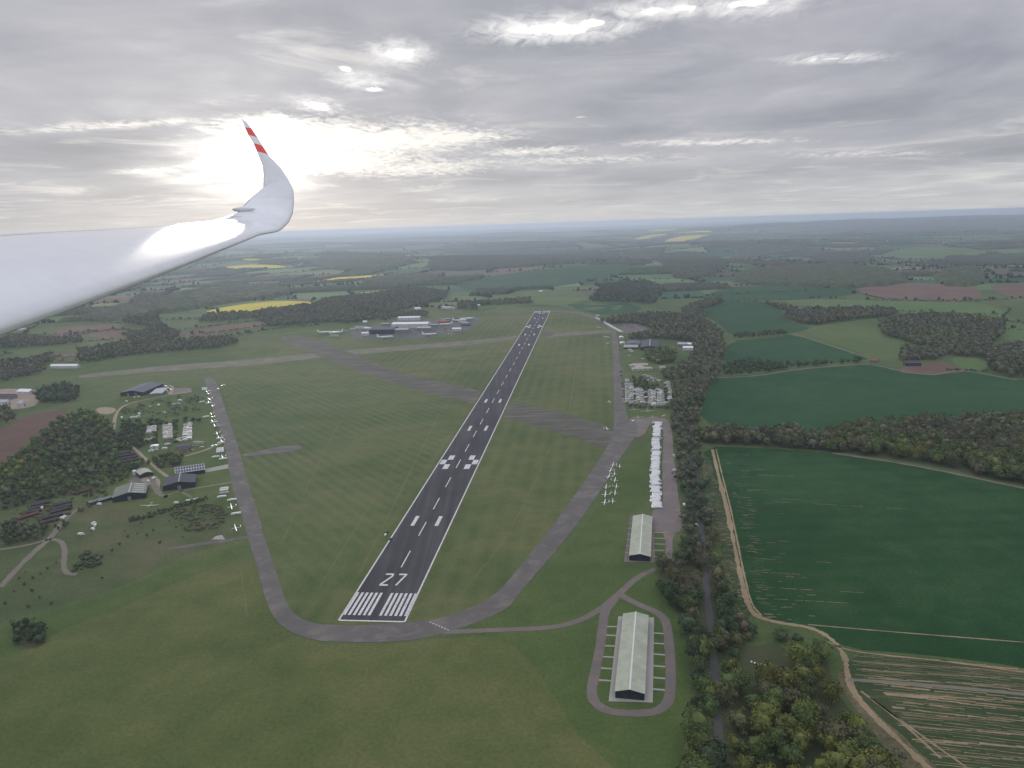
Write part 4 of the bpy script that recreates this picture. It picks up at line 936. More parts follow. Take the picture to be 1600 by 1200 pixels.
# trailers along the left track
LT = 'trailers along the left track'
for x0, x1, y, lab, k in (
    (314, 324, 606.8, 'white trailer at the top of the left line, upper of three', TRAILER), (314.5, 325, 608.2, 'white trailer at the top of the left line, middle of three', TRAILER), (315, 325, 609.6, 'white trailer at the top of the left line, lower of three', TRAILER),
    (310, 321, 628.6, 'long lone white trailer left of the prominent winged glider', TRAILER_L), (322, 331, 630.6, 'white trailer squeezed among gliders in the upper left line', TRAILER), (316, 327.5, 651.8, 'long lone white trailer left of the angled glider', TRAILER_L),
    (329, 341, 660.3, 'thick white trailer between two gliders in the left line', TRAILER_L), (334, 344, 667.3, 'dull grey trailer on the track edge', TRAILER_G), (339, 349, 685.8, 'bright trailer above the wedged glider', TRAILER), (340, 351, 692.5, 'bright trailer below the wedged glider', TRAILER_L),
    (338, 350, 701.5, 'white trailer in the pack by the sandy track, topmost', TRAILER), (337.5, 350.5, 703.4, 'white trailer in the pack by the sandy track, second', TRAILER), (337, 350, 705.2, 'white trailer in the pack by the sandy track, third', TRAILER), (338, 350, 707, 'white trailer in the pack by the sandy track, lowest', TRAILER),
    (331, 343, 714.6, 'white trailer left of the glider near the sandy site track', TRAILER), (341, 356, 717.8, 'long white trailer below the glider near the sandy site track', TRAILER_L),
    (343.5, 357.5, 764, 'white trailer in the lower pack, topmost', TRAILER), (343.5, 356.5, 767, 'thin white trailer in the lower pack, second', TRAILER), (341.5, 358, 771.5, 'big grey trailer in the lower pack', TRAILER_G), (340, 353, 777, 'white trailer in the lower pack, lowest', TRAILER),
    (354, 371, 782, 'white trailer above the lower left glider', TRAILER), (361.5, 376, 803.5, 'white trailer below the lower left glider', TRAILER)):
    c = G((x0 + x1) / 2, y); k.place(c, heading((x1, y - (x1 - x0) * .14), (x0, y)), lab, 'trailer', LT, .92 if k is not TRAILER else 1.0)
# the long row of trailers beside the hardstanding
A, B = G(1025.8, 791), G(1027.2, 664)
n = 0; s = 0.0; L = np.linalg.norm(B - A)
def row_x(y): return np.interp(y, [662, 690, 720, 745, 770, 795], [1027.5, 1025.5, 1024, 1023.5, 1024.3, 1026])
yy = 794.0
while yy > 661.5:
    p = G(row_x(yy), yy); dist = p[1]
    lab = 'white glider trailer parked side by side in the long row beside the hardstanding'
    if n == 0: lab = 'white trailer at the near end of the long row, closest to the pale green roof'
    bend = random.gauss(0, .035); k = TRAILER_G if random.random() < .12 and n else TRAILER
    if k is TRAILER_G: lab = 'wider pale grey trailer among the white ones in the long row beside the hardstanding'
    k.place((p[0] + random.gauss(0, .75), p[1]), (0 if random.random() < .8 else math.pi) + bend, lab, 'trailer', 'trailers of the long row', random.uniform(.98, 1.12))
    n += 1
    step = 3.05 if random.random() < .86 else 4.8
    yy -= step / (dist * dist / (FOC * CAM_Z) * 1.12)
p = G(1024.5, 661.2); TRAILER.place(p, 0, 'white trailer at the far end of the long row, by the curved gravel path', 'trailer', 'trailers of the long row')
# white trailers of the far right row
for i in range(24):
    t = i / 23
    x = np.interp(t, [0, .5, 1], [932, 951, 970.5]); y = np.interp(t, [0, .5, 1], [497, 508, 519])
    TRAILER.place(G(x, y), random.gauss(-.5, .1), 'white trailer in the slanting line beside the far right end of the track', 'trailer', 'trailers of the far slanting line', 1.15 if t > .4 else .95)
VAN.place(G(934, 494.6), .2, 'long white lorry alone at the wood edge at the far end of the slanting line', 'lorry', None, 2.2)
for x, y, lab in ((984, 546.8, 'white trailer on the lawn below the cream roofed workshop, upper'), (987, 549.5, 'white trailer on the lawn below the cream roofed workshop, lower')): TRAILER.place(G(x, y), 0.05, lab, 'trailer', 'trailers on the small lawn')
# light aircraft
for x, y, lab, a in ((945.5, 527.3, 'small white aircraft left of the far tents, leftmost of three', 0.3), (949, 527.5, 'small white aircraft left of the far tents, middle of three', .2), (952, 528.3, 'small white aircraft left of the far tents, rightmost of three', .1),
                     (950.5, 537.2, 'small white aircraft alone on the grass opposite the nearer tent', .2), (934, 511.8, 'small white aircraft near the disused strip end, left', .4), (937.5, 512.5, 'small white aircraft near the disused strip end, right', 1.0), (1003.5, 561.5, 'small aircraft on the lawn near the trees above the clubhouse', 2.4)):
    PLANE.place(G(x, y), a, lab, 'aircraft', 'light aircraft on the right')
# airliners at the far complex
for k, x, y, a, lab, sc in (
    (AIRLINER, 507, 521, .15, 'white airliner at the left end of the far complex, with upright tail', .9), (AIRLINER, 525, 521.8, -2.9, 'white airliner second from the left at the far complex', .95), (AIRLINER, 602, 529, .25, 'white airliner parked in front of the dark blue hangar', 1.0),
    (AIRLINER, 671, 524.5, .3, 'white airliner in front of the grey hangar', .95), (AIRLINER, 697, 508.5, -2.85, 'white airliner with its tail to the right near the end of the complex', .95), (AIR_O, 692, 504, .2, 'orange bodied airliner behind the white one', .95),
    (AIRLINER, 718, 502.5, .15, 'white airliner left of the green tailed one', 1.0), (AIR_G, 730, 500, -2.9, 'white airliner with a green tail at the right end of the complex', 1.1)):
    k.place(G(x, y), a, lab, 'airliner', 'airliners at the far complex', sc)

# caravans
def column(x0, y0, x1, y1, step, lab, grp, az, kinds=(0, 0, 0, 2, 0, 1, 2), jit=.6):
    a, b = G(x0, y0), G(x1, y1); n = max(1, int(np.linalg.norm(b - a) / step))
    for i in range(n + 1):
        if random.random() < .06: continue
        p = a + (b - a) * i / max(n, 1) + rng.normal(0, jit, 2)
        CARAVANS[random.choice(kinds)].place(p, az + random.gauss(0, .08) + (math.pi if random.random() < .5 else 0), lab, 'caravan', grp, random.uniform(.9, 1.12))
RC = 'caravans of the right site'
for x0, y0, x1, y1, w in ((980.5, 633, 980, 593, 'in the first column beside the track'), (987, 632, 986, 601, 'in the second column from the track'), (997, 631, 996.5, 608, 'in the third column from the track'), (1003, 630, 1002, 609, 'in the fourth column, left of the site path'),
                          (1016.5, 632, 1016, 611, 'in the fifth column, right of the site path'), (1022, 634, 1021, 612, 'in the sixth column, near the middle hedge'), (1031, 635, 1030, 610, 'in the seventh column from the track'), (1036, 635, 1034, 612, 'in the eighth column from the track'), (1048, 629, 1044, 598, 'in the last column under the wood')):
    column(x0, y0, x1, y1, 6.4, 'pale caravan ' + w + ' at the right site', RC, 0.05)
for x0, y0, x1, y1 in ((992, 629, 991, 606), (1009.5, 631, 1009, 614), (1026, 633, 1025.5, 609), (1041, 631, 1038.5, 600)): column(x0, y0, x1, y1, 24, 'pale caravan standing loosely between the columns of the right site', RC, .5, (0, 0, 2, 1), 1.6)
column(1008, 588, 1030, 596, 6, 'pale caravan in the slanting line below the clubhouse', RC, .4)
column(1012, 596, 1030, 597, 7, 'pale caravan on the short row above the middle hedge', RC, 1.3)
LC = 'caravans of the left site'
for x0, y0, x1, y1, w, kk in ((289, 688, 290, 664, 'in the neat right hand column', (0, 2, 2, 1)), (259, 687, 258, 666, 'in the middle column', (0, 0, 1)), (233, 677, 234, 669, 'in the short left column', (0, 1)), (222, 692, 232, 687, 'in the lower left cluster', (0, 1)), (237, 706, 250, 703, 'beside the white square cabin', (0, 1)), (281, 691, 276, 688, 'at the foot of the neat column', (0,))):
    column(x0, y0, x1, y1, 5.5, 'pale caravan ' + w + ' at the left site', LC, 0.22, kk, .4)
    column(x0 + 7, y0 - 1, x1 + 7, y1 - 1, 5.5, 'pale caravan ' + w + ' at the left site', LC, 0.22, kk, .4)
for x, y, lab in ((190.5, 654, 'white caravan standing upright by the bend of the sandy track'), (207.5, 653.5, 'small white caravan in the rough grass, lower left'), (217.5, 648, 'white caravan in the rough grass above the small one'), (215.5, 652.5, 'grey caravan touching the white one in the rough grass'), (234.5, 637, 'small pale caravan in the upper rough grass'), (248.5, 634, 'white caravan in the middle of the upper rough grass'), (257, 646.5, 'grey caravan half hidden in the rough grass'), (281, 627, 'white caravan at the top right of the rough grass'), (272.5, 633.5, 'pale caravan below the top right one, left'), (278.5, 632.5, 'pale caravan below the top right one, right')):
    CARAVANS[1 if 'white' in lab else 2].place(G(x, y), random.uniform(0, 3), lab, 'caravan', 'scattered caravans on the left', 1.0)
# cars and vans
def cars(pts, lab, grp, az, cols=('white', 'silver', 'dark', 'silver', 'blue', 'white', 'red')):
    for i, (x, y) in enumerate(pts):
        c = cols[random.randrange(len(cols))]
        CARS[c].place(G(x, y), az + random.gauss(0, .15), c.replace('dark', 'black') + ' car ' + lab, 'car', grp)
cars([(969.5 + i * .35, 578 + i * 2.2) for i in range(6)], 'parked at the track edge left of the clubhouse', 'cars along the right track', .2)
cars([(972 + i * .4, 600 + i * 4) for i in range(8)], 'parked at the track edge left of the caravans', 'cars along the right track', .2)
cars([(969, 544), (969, 548), (969.2, 551), (968.8, 540)], 'parked at the track edge below the nearer tent', 'cars along the right track', .2)
cars([(968 + i * 3.1, 509 + random.uniform(-1, 5)) for i in range(13)], 'in the car park behind the slanting trailer line', 'cars in the far right car park', 1.0)
cars([(1060 + random.uniform(0, 20), 537 + random.uniform(0, 13)) for i in range(14)], 'in the yard among the trees right of the dark hangar', 'cars in the wooded yard', .6)
cars([(284 + i * 2.1, 705.5 - i * .5 + (i % 2) * 2.2) for i in range(8)], 'in the left site car park below the grey hut', 'cars in the left car park', 1.2)
cars([(297, 696.5), (300.5, 698), (307, 697.5), (315, 699)], 'on the gravel beside the pale long hut', 'cars in the left car park', .4)
cars([(258 + i * 2.0, 604 + i * 1.3) for i in range(5)], 'outside the long blue-grey hangar', 'cars by the upper left hangar', .3)
cars([(252, 611), (256, 610.5), (260, 611.5)], 'in the lean-to yard of the long blue-grey hangar', 'cars by the upper left hangar', .3)
for x, y, lab in ((210, 621.5, 'white van below the long blue-grey hangar, left'), (217, 620.5, 'white van below the long blue-grey hangar, right'), (197.5, 627.8, 'white van at the bend of the sandy track'), (333, 698, 'white van on the grass left of the trailers, left'), (337.5, 697, 'white van on the grass left of the trailers, right'), (240.5, 748.3, 'white van in the sandy yard between the left hangars'), (231.5, 753, 'white van at the corner of the skylight hangar'), (307.5, 781.5, 'white van at the end of the curved club track'), (1053.3, 713, 'white van under the trees right of the hardstanding, farther'), (1055.3, 736, 'white van under the trees right of the hardstanding, middle'), (1068.8, 790, 'white van under the trees right of the hardstanding, nearest'), (1086.5, 822, 'white van half hidden on the tree-lined lane'), (340.8, 608.6, 'white van on the left track'),
                   (66, 795, 'white van among the low dark sheds'), (101, 809, 'pale van beside the low dark sheds, on the gravel track'), (97, 811, 'second pale van beside the low dark sheds, nearer'), (155, 789, 'white van by the small sheds'), (275, 787, 'white van on the grass below the dark slate hangar'), (295, 784, 'pale van at the hedge below the slate hangar')):
    VAN.place(G(x, y), random.uniform(0, 3), lab, 'van', 'white vans')
CARS['dark'].place(G(604, 832.5), 1.3, 'dark car on the grass beside the left runway edge', 'car'); VAN.place(G(602.5, 836.5), 1.4, 'small pale van on the grass beside the left runway edge', 'van', None, .7)
CARS['dark'].place(G(610.5, 843), 1.4, 'small dark car on the runway edge near the touchdown bars', 'car', None, .9)
cars([(545 + random.uniform(0, 60), 510 + random.uniform(0, 14)) for i in range(60)], 'parked left of the far hangars', 'cars at the far complex', .2)
cars([(640 + random.uniform(0, 70), 518 + random.uniform(-12, 5)) for i in range(45)], 'parked between the far hangars', 'cars at the far complex', .2)
VAN.place(G(989, 659), 1.2, 'dark windowed van on the pinkish hardstanding', 'van')
# wrecked cars and light clutter by the lower left scrub
for x, y, lab in ((147, 819, 'white van at the scrub edge, highest of the cluster'), (149, 822, 'white van at the scrub edge, middle of the cluster'), (145, 828, 'white van at the scrub edge, lowest of the cluster'), (127, 836, 'white van alone beside the gravel loop')): VAN.place(G(x, y), random.uniform(0, 3), lab, 'van', 'vans at the lower left scrub')
# dark scrap rows: long low timber-clad sheds
def shed_row(x0, y0, x1, y1, lab, mat, grp):
    a, b = G(x0, y0), G(x1, y1); c = (a + b) / 2; L = np.linalg.norm(b - a)
    gabled('low_shed', lab, 'shed', c, math.atan2(b[1] - a[1], b[0] - a[0]) - math.pi / 2, 5.5, L, 1.7, 2.9, 'wall_dark_timber', mat, None, None, 1, 0, .2, grp)
for i, (x0, y0, x1, y1, m) in enumerate(((55, 782, 82, 775, 'wreck_dark'), (48, 792, 78, 785, 'wreck_dark'), (45, 798, 70, 792, 'wreck_dark'), (35, 804, 65, 798, 'wreck_dark'), (26, 813, 60, 803, 'wreck_rust'), (112, 773, 136, 767, 'wreck_rust'), (82, 792, 112, 785, 'wreck_dark'), (80, 798, 112, 790, 'wreck_dark'), (78, 803, 110, 795, 'wreck_dark'), (66, 812, 98, 804, 'wreck_dark'), (62, 820, 90, 812, 'wreck_dark'))):
    shed_row(x0, y0, x1, y1, ('rust red' if m == 'wreck_rust' else 'dark') + ' low shed in the rows left of the skylight hangar, ' + ('upper block' if y0 < 789 else 'lower block'), m, 'low dark sheds of the lower left rows')
for x0, y0, x1, y1 in ((184, 711, 205, 707), (184, 715, 212, 710), (188, 719, 215, 714), (190, 723, 218, 718)):
    shed_row(x0, y0, x1, y1, 'dark low shed in the four rows above the curved roof barn', 'wreck_dark', 'four dark low sheds')

# ================================================================== TREES
def crown_arrays(seed, nclump, nleaf, leaf, narrow=1.0):
    r = np.random.default_rng(seed)
    th = r.uniform(0, 2 * np.pi, nclump); u = r.uniform(0, 1, nclump)
    rad = .37 * np.sqrt(r.uniform(.05, 1, nclump)) * narrow
    cz = .30 + .50 * u + r.normal(0, .05, nclump); prof = np.sqrt(np.clip(1 - ((cz - .52) / .48) ** 2, .08, 1))
    C = np.stack([rad * np.cos(th) * prof, rad * np.sin(th) * prof, cz], 1)
    R = r.uniform(.08, .21, nclump)
    k = r.integers(0, nclump, nleaf)
    d = r.normal(size=(nleaf, 3)); d[:, 2] = np.abs(d[:, 2]) * 1.1 - .45; d /= np.linalg.norm(d, axis=1)[:, None]
    P = C[k] + d * (R[k] * r.uniform(.72, 1.08, nleaf))[:, None] * np.array([1, 1, .8])
    N = d + r.normal(0, .36, (nleaf, 3)); N /= np.linalg.norm(N, axis=1)[:, None]
    A = np.cross(N, r.normal(size=(nleaf, 3))); A /= np.linalg.norm(A, axis=1)[:, None]
    Bv = np.cross(N, A); s = leaf * r.uniform(.7, 1.35, nleaf)[:, None]
    V = np.stack([P - A * s - Bv * s * .8, P + A * s - Bv * s * .6, P + A * s * .8 + Bv * s, P - A * s * .7 + Bv * s * .8], 1).reshape(-1, 3)
    V[:, 2] = np.maximum(V[:, 2], .12)
    F = np.arange(len(V)).reshape(-1, 4)
    return V, F
def core_arrays(seed, narrow=1.0):
    """dense inner foliage of a crown: a lumpy shell"""
    bm = bmesh.new(); bmesh.ops.create_icosphere(bm, subdivisions=2, radius=1)
    r = np.random.default_rng(seed); V = np.array([v.co for v in bm.verts]); F = np.array([[v.index for v in f.verts] for f in bm.faces]); bm.free()
    V = V * (1 + .22 * np.sin(V @ r.normal(0, 3.2, (3, 3))).mean(1) + r.normal(0, .05, len(V)))[:, None]
    V = V * np.array([.30 * narrow, .30 * narrow, .31]) + np.array([0, 0, .50])
    return V, F
def trunk_data():
    b = MB()
    def limb(p, q, r0, r1):
        p, q = np.array(p), np.array(q); d = q - p; a = np.cross(d, [.3, .9, .1]); a /= np.linalg.norm(a); c = np.cross(d / np.linalg.norm(d), a)
        b.loft([[tuple(o + r * (a * math.cos(t) + c * math.sin(t))) for t in np.linspace(0, 2 * math.pi, 6, endpoint=False)] for o, r in ((p, r0), (q, r1))])
    limb((0, 0, 0), (.01, 0, .3), .024, .017); limb((.01, 0, .3), (0, .01, .7), .017, .006)
    for a in (0.3, 1.6, 2.9, 4.2, 5.4): limb((.008, 0, .26 + .03 * a), (.2 * math.cos(a), .2 * math.sin(a), .52 + .03 * a), .01, .003)
    return b.data('trunk', 'bark')
TRUNK = trunk_data()
CROWNS = []
for i in range(7):
    V, F = crown_arrays(100 + i, 24 + i % 3 * 5, 950, .027, .95 + .1 * (i % 3))
    V2, F2 = core_arrays(200 + i, .85 + .1 * (i % 3))
    me = mesh_data('crown', np.concatenate([V, V2]), [tuple(f) for f in F] + [tuple(f + len(V)) for f in F2], 'leaf')
    CROWNS.append(me)
TREE_KINDS = [Kind('tree', [('trunk', TRUNK), ('crown', m)]) for m in CROWNS]

TONES = {'yellow-green': (.138, .155, .046), 'fresh green': (.092, .125, .046), 'dark green': (.060, .088, .044), 'brown budding': (.116, .120, .066), 'grey-brown bare': (.106, .116, .080)}
def inside(poly, x, y):
    ins = np.zeros(len(x), bool); n = len(poly)
    for i in range(n):
        x0, y0 = poly[i]; x1, y1 = poly[(i + 1) % n]
        c = ((y0 > y) != (y1 > y)) & (x < (x1 - x0) * (y - y0) / (y1 - y0 + 1e-12) + x0)
        ins ^= c
    return ins

LANE = np.array(chaikin([G(*p) for p in [(1079, 664), (1082, 700), (1090, 770), (1097, 850), (1104, 920), (1113, 1000), (1119, 1080), (1124, 1160), (1128, 1300)]], 3, False))
TREES = []      # x, y, height, width factor, tone, zone phrase, wood id
WOODS = []
def wood(pix, step, hmin, hmax, phrase, tones, label, cat='wood', floor=True, clear=None, wide=1.0):
    pts = [G(*p) for p in pix]; P = np.array(pts)
    x0, y0 = P.min(0); x1, y1 = P.max(0)
    gx, gy = np.meshgrid(np.arange(x0, x1 + step, step), np.arange(y0, y1 + step, step))
    x = (gx + rng.uniform(-.45, .45, gx.shape) * step).ravel(); y = (gy + rng.uniform(-.45, .45, gy.shape) * step).ravel()
    ok = inside(pts, x, y)
    if clear:
        for c in clear: ok &= ~inside([G(*p) for p in c], x, y)
    if cat == 'bushes':      # ragged edges and bare gaps
        q = np.sin(x / 9 + 1) + np.sin(y / 11 + 2) + np.sin((x + y) / 7) + .8 * np.sin((x - y) / 4.3)
        ok &= (q * .22 + rng.uniform(0, 1, len(x))) > .42
    x, y = x[ok], y[ok]
    if len(x):
        dl = np.min(np.hypot(x[:, None] - LANE[None, :, 0], y[:, None] - LANE[None, :, 1]), 1)
        x, y = x[dl > 3.6], y[dl > 3.6]
    wid = len(WOODS); WOODS.append((label, cat))
    names = list(tones); w = np.array([tones[k] for k in names], float); w /= w.sum()
    # tones cluster in patches
    ph = rng.uniform(0, 6, 4)
    for a, b in zip(x, y):
        q = (math.sin(a / 37 + ph[0]) + math.sin(b / 43 + ph[1]) + math.sin((a + b) / 29 + ph[2])) / 6 + .5
        q = min(.999, max(0, .55 * q + .45 * random.random()))
        tone = names[int(np.searchsorted(np.cumsum(w), q))]
        TREES.append((a, b, random.uniform(hmin, hmax), random.uniform(.75, 1.25) * wide, tone, phrase, wid))
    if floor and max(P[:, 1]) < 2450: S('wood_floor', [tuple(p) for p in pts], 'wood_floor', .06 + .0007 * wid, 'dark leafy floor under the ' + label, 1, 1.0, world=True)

MIX = {'dark green': 2, 'grey-brown bare': 2.2, 'brown budding': 2.4, 'fresh green': 1.6, 'yellow-green': 1.0}
GREENY = {'dark green': 2.0, 'fresh green': 2.6, 'yellow-green': 2.0, 'brown budding': 1.2}
BROWNY = {'grey-brown bare': 3, 'brown budding': 3, 'dark green': 1.4, 'fresh green': 1}
# copse and lane belt, lower right (nearest trees)
wood([(1128, 1062), (1150, 1040), (1160, 1072), (1235, 1074), (1240, 1032), (1268, 1022), (1292, 1036), (1306, 1072), (1322, 1105), (1345, 1135), (1375, 1175), (1420, 1240), (1440, 1330), (1080, 1330), (1082, 1190), (1090, 1120), (1112, 1085)], 10.5, 9, 18, 'in the copse between the lane and the tan track', GREENY, 'copse between the lane and the tan wheel tracks')
wood([(1165, 1002), (1200, 994), (1250, 996), (1262, 1006), (1225, 1010), (1180, 1012)], 6, 4, 7, 'in the low bushes between the clearing and the tan track', {'dark green': 2, 'brown budding': 2, 'fresh green': 1}, 'low bushes between the clearing and the tan track', 'bushes', floor=False, wide=1.4)
S('clearing', [(1140, 1010), (1235, 1005), (1245, 1060), (1145, 1070)], 'wood_floor', .07, 'dark clearing in the copse beside the lane', 1, 1.0)
HIVE = MB(); HIVE.box(-.5, .5, -.5, .5, .15, 1.0); HIVE.box(-.6, .6, -.6, .6, 1.0, 1.12); HIVE = Kind('white_crate', mesh=HIVE.data('white_crate', 'white_body'))
for i in range(7): HIVE.place(G(1174 + i * 5.2, 1036 + i * .9 + random.uniform(-1.5, 1.5)), random.uniform(0, 1), 'small white crate in the row across the dark clearing', 'crate', 'white crates in the clearing', .8)
wood([(1030, 888), (1060, 875), (1100, 870), (1125, 900), (1145, 955), (1165, 985), (1140, 1010), (1120, 1040), (1085, 1050), (1075, 1000), (1055, 955), (1032, 925)], 10.5, 8, 16, 'on both sides of the lane above the copse', {'brown budding': 3, 'dark green': 2, 'fresh green': 1.5, 'grey-brown bare': 1.5}, 'tree belt along the lane beside the nearer long shed')
wood([(1056, 700), (1062, 760), (1068, 800), (1068, 870), (1110, 880), (1118, 860), (1108, 800), (1100, 745), (1094, 700), (1075, 690)], 10.5, 7, 14, 'along the lane beside the hardstanding', {'dark green': 3, 'grey-brown bare': 2, 'brown budding': 2, 'fresh green': 1}, 'tree belt along the lane beside the hardstanding')
wood([(1050, 655), (1090, 650), (1095, 700), (1058, 702), (1052, 680)], 10, 9, 14, 'at the top of the lane by the gravel path', BROWNY, 'trees at the top of the lane')
wood([(1085, 678), (1180, 678), (1240, 678), (1290, 684), (1350, 670), (1500, 660), (1610, 652), (1780, 650), (1780, 800), (1610, 760), (1420, 720), (1300, 705), (1180, 697), (1090, 693)], 10.5, 13, 18, 'in the long wood between the two dark green fields', {'grey-brown bare': 2.2, 'brown budding': 2.4, 'fresh green': 1.6, 'yellow-green': 1.8}, 'long broadleaf wood between the two dark green crop fields')
wood([(1060, 578), (1085, 552), (1128, 548), (1122, 588), (1098, 622), (1092, 655), (1058, 660), (1052, 630), (1053, 592)], 10.5, 11, 16, 'in the wood beside the right caravan site', BROWNY, 'wood beside the right caravan site')
wood([(938, 504), (960, 499), (990, 494), (1040, 492), (1100, 500), (1127, 522), (1130, 548), (1085, 552), (1082, 536), (1062, 532), (1036, 530), (1030, 522), (1015, 512), (985, 505), (960, 507)], 11.5, 11, 16, 'in the wood behind the right hangars', BROWNY, 'wood behind the dark right hangar')
wood([(982, 527), (1004, 523), (1034, 524), (1034, 529), (1000, 531), (985, 532)], 11, 10, 14, 'behind the dark right hangar', MIX, 'row of trees behind the dark right hangar', floor=False)
wood([(1008, 552), (1030, 548), (1056, 551), (1054, 566), (1032, 570), (1012, 564)], 11, 10, 15, 'in the clump in front of the dark right hangar', GREENY, 'clump of trees in front of the dark right hangar')
wood([(1034, 583), (1050, 576), (1054, 592), (1040, 597)], 10, 9, 13, 'beside the clubhouse', MIX, 'clump of trees beside the clubhouse', floor=False)
wood([(988, 591), (1005, 593), (1014, 602), (1028, 606), (1027, 611), (1008, 612), (992, 604)], 9, 6, 9, 'in the middle of the right caravan site', {'dark green': 3, 'fresh green': 1}, 'hedge and trees in the middle of the right caravan site', floor=False)
wood([(980, 635), (1052, 638), (1052, 641), (980, 637.5)], 5, 3, 5, 'in the hedge below the right caravans', {'dark green': 1}, 'hedge below the right caravan site', 'hedge', floor=False)
wood([(1128, 575), (1160, 566), (1230, 571), (1300, 568), (1345, 563), (1348, 567), (1240, 576), (1195, 583), (1130, 588)], 11, 8, 12, 'in the tree line between two fields on the right', {'dark green': 3, 'brown budding': 1}, 'dark tree line between two crop fields on the right', floor=False)
wood([(1146, 524), (1200, 521), (1238, 520), (1238, 522), (1200, 526), (1146, 530)], 12, 7, 11, 'along the upper edge of the triangular field', {'dark green': 3, 'brown budding': 1}, 'tree line along the upper edge of the triangular field', floor=False)
wood([(1224, 494), (1262, 486), (1330, 484), (1395, 486), (1402, 493), (1370, 497), (1310, 503), (1270, 510), (1235, 503)], 12, 12, 17, 'in the narrow wood above the olive field', MIX, 'narrow wood above the olive field', floor=False)
wood([(1372, 508), (1400, 499), (1450, 494), (1530, 500), (1570, 505), (1565, 525), (1545, 545), (1470, 548), (1410, 535), (1382, 524)], 12, 13, 18, 'in the round wood on the right', {'brown budding': 2, 'grey-brown bare': 2, 'yellow-green': 1.2, 'fresh green': 1}, 'large round wood on the right', floor=False)
wood([(1410, 548), (1470, 549), (1560, 545), (1640, 535), (1640, 600), (1580, 590), (1540, 580), (1545, 562), (1480, 556), (1465, 562), (1430, 566), (1405, 564)], 12, 12, 17, 'in the wood behind the brown farmyard', BROWNY, 'wood behind the brown farmyard', floor=False)
wood([(1062, 486), (1100, 472), (1125, 468), (1130, 474), (1090, 486), (1110, 497), (1070, 498)], 13, 11, 16, 'beyond the right hangars', BROWNY, 'wood corner beyond the right hangars', floor=False)
wood([(1195, 474), (1225, 479), (1250, 484), (1240, 490), (1222, 486)], 13, 9, 13, 'at the corner of the blue-green field', BROWNY, 'tree clump at the corner of the blue-green field', floor=False)
# left side
wood([(98, 655), (118, 645), (145, 650), (172, 660), (178, 690), (185, 712), (175, 735), (130, 750), (70, 765), (0, 780), (-80, 800), (-80, 775), (0, 735), (45, 703), (60, 685)], 11, 8, 13, 'in the big left wood', {'grey-brown bare': 2.2, 'brown budding': 1.2, 'dark green': 1, 'fresh green': 2.5, 'yellow-green': 1.2}, 'big wood between the reddish field and the left site')
wood([(170, 680), (200, 672), (225, 668), (228, 690), (215, 705), (185, 703)], 9, 6, 9, 'left of the left caravans', {'dark green': 3, 'grey-brown bare': 1}, 'dark trees left of the left caravans')
wood([(185, 660), (270, 660), (310, 655), (312, 660), (270, 665), (225, 668), (185, 672)], 9, 5, 8, 'above the left caravans', {'dark green': 3, 'grey-brown bare': 1}, 'dark hedge above the left caravans', 'hedge', floor=False)
wood([(238, 720), (262, 713), (286, 714), (288, 724), (262, 731), (240, 732)], 8, 6, 9, 'above the solar roofed hangar', {'dark green': 3, 'fresh green': 1}, 'trees above the solar roofed hangar')
wood([(170, 728), (205, 724), (235, 722), (232, 730), (208, 735), (190, 745), (165, 745)], 8, 5, 8, 'above the curved roof barn', {'dark green': 2, 'fresh green': 2, 'yellow-green': 1}, 'bushy trees above the curved roof barn')
wood([(205, 693), (245, 688), (252, 694), (230, 700), (205, 699)], 8, 4, 7, 'below the left caravans', {'dark green': 2, 'fresh green': 1}, 'bushy hedge below the left caravans', 'hedge', floor=False)
wood([(-10, 640), (12, 640), (22, 655), (0, 668), (-40, 668)], 11, 9, 14, 'by the left farmyard', MIX, 'trees below the left farmyard', floor=False)
wood([(55, 616), (80, 606), (100, 604), (125, 606), (122, 624), (90, 632), (62, 630)], 11, 9, 14, 'right of the left farmyard', {'dark green': 3, 'brown budding': 1.5}, 'dark wood right of the left farmyard')
wood([(0, 820), (40, 822), (70, 828), (72, 842), (40, 848), (0, 853)], 7, 5, 8, 'beside the lower left gravel track', {'dark green': 3, 'grey-brown bare': 2}, 'dark bushy trees beside the lower left gravel track')
wood([(85, 822), (105, 815), (112, 822), (92, 832)], 6, 3, 5, 'right of the lower left gravel track', {'dark green': 3, 'fresh green': 1}, 'small bushes right of the gravel track', floor=False)
wood([(20, 985), (45, 975), (72, 980), (72, 1012), (20, 1015)], 7, 6, 10, 'in the clump on the lower left meadow edge', {'dark green': 3, 'fresh green': 1}, 'dark clump of trees at the lower left meadow edge')
wood([(110, 868), (135, 864), (160, 870), (158, 884), (130, 892), (108, 894)], 3.6, 1.6, 3, 'in the bramble patch beside the gravel loop', {'dark green': 2, 'grey-brown bare': 2}, 'bramble patch beside the gravel loop', 'bushes', floor=False, wide=2.0)
wood([(275, 795), (310, 788), (345, 790), (358, 806), (345, 826), (310, 832), (275, 826), (262, 810)], 3.4, 1.2, 2.4, 'in the brownish scrub by the left track', {'brown budding': 2, 'grey-brown bare': 2}, 'brownish scrub by the lower left track', 'bushes', floor=False, wide=2.2)
wood([(195, 812), (240, 802), (290, 786), (327, 776), (327, 780), (290, 792), (240, 808), (196, 818)], 3.4, 1.8, 3.5, 'in the hedge below the left hangars', {'dark green': 3, 'fresh green': 1}, 'hedge slanting below the left hangars', 'hedge', floor=False, wide=1.5)
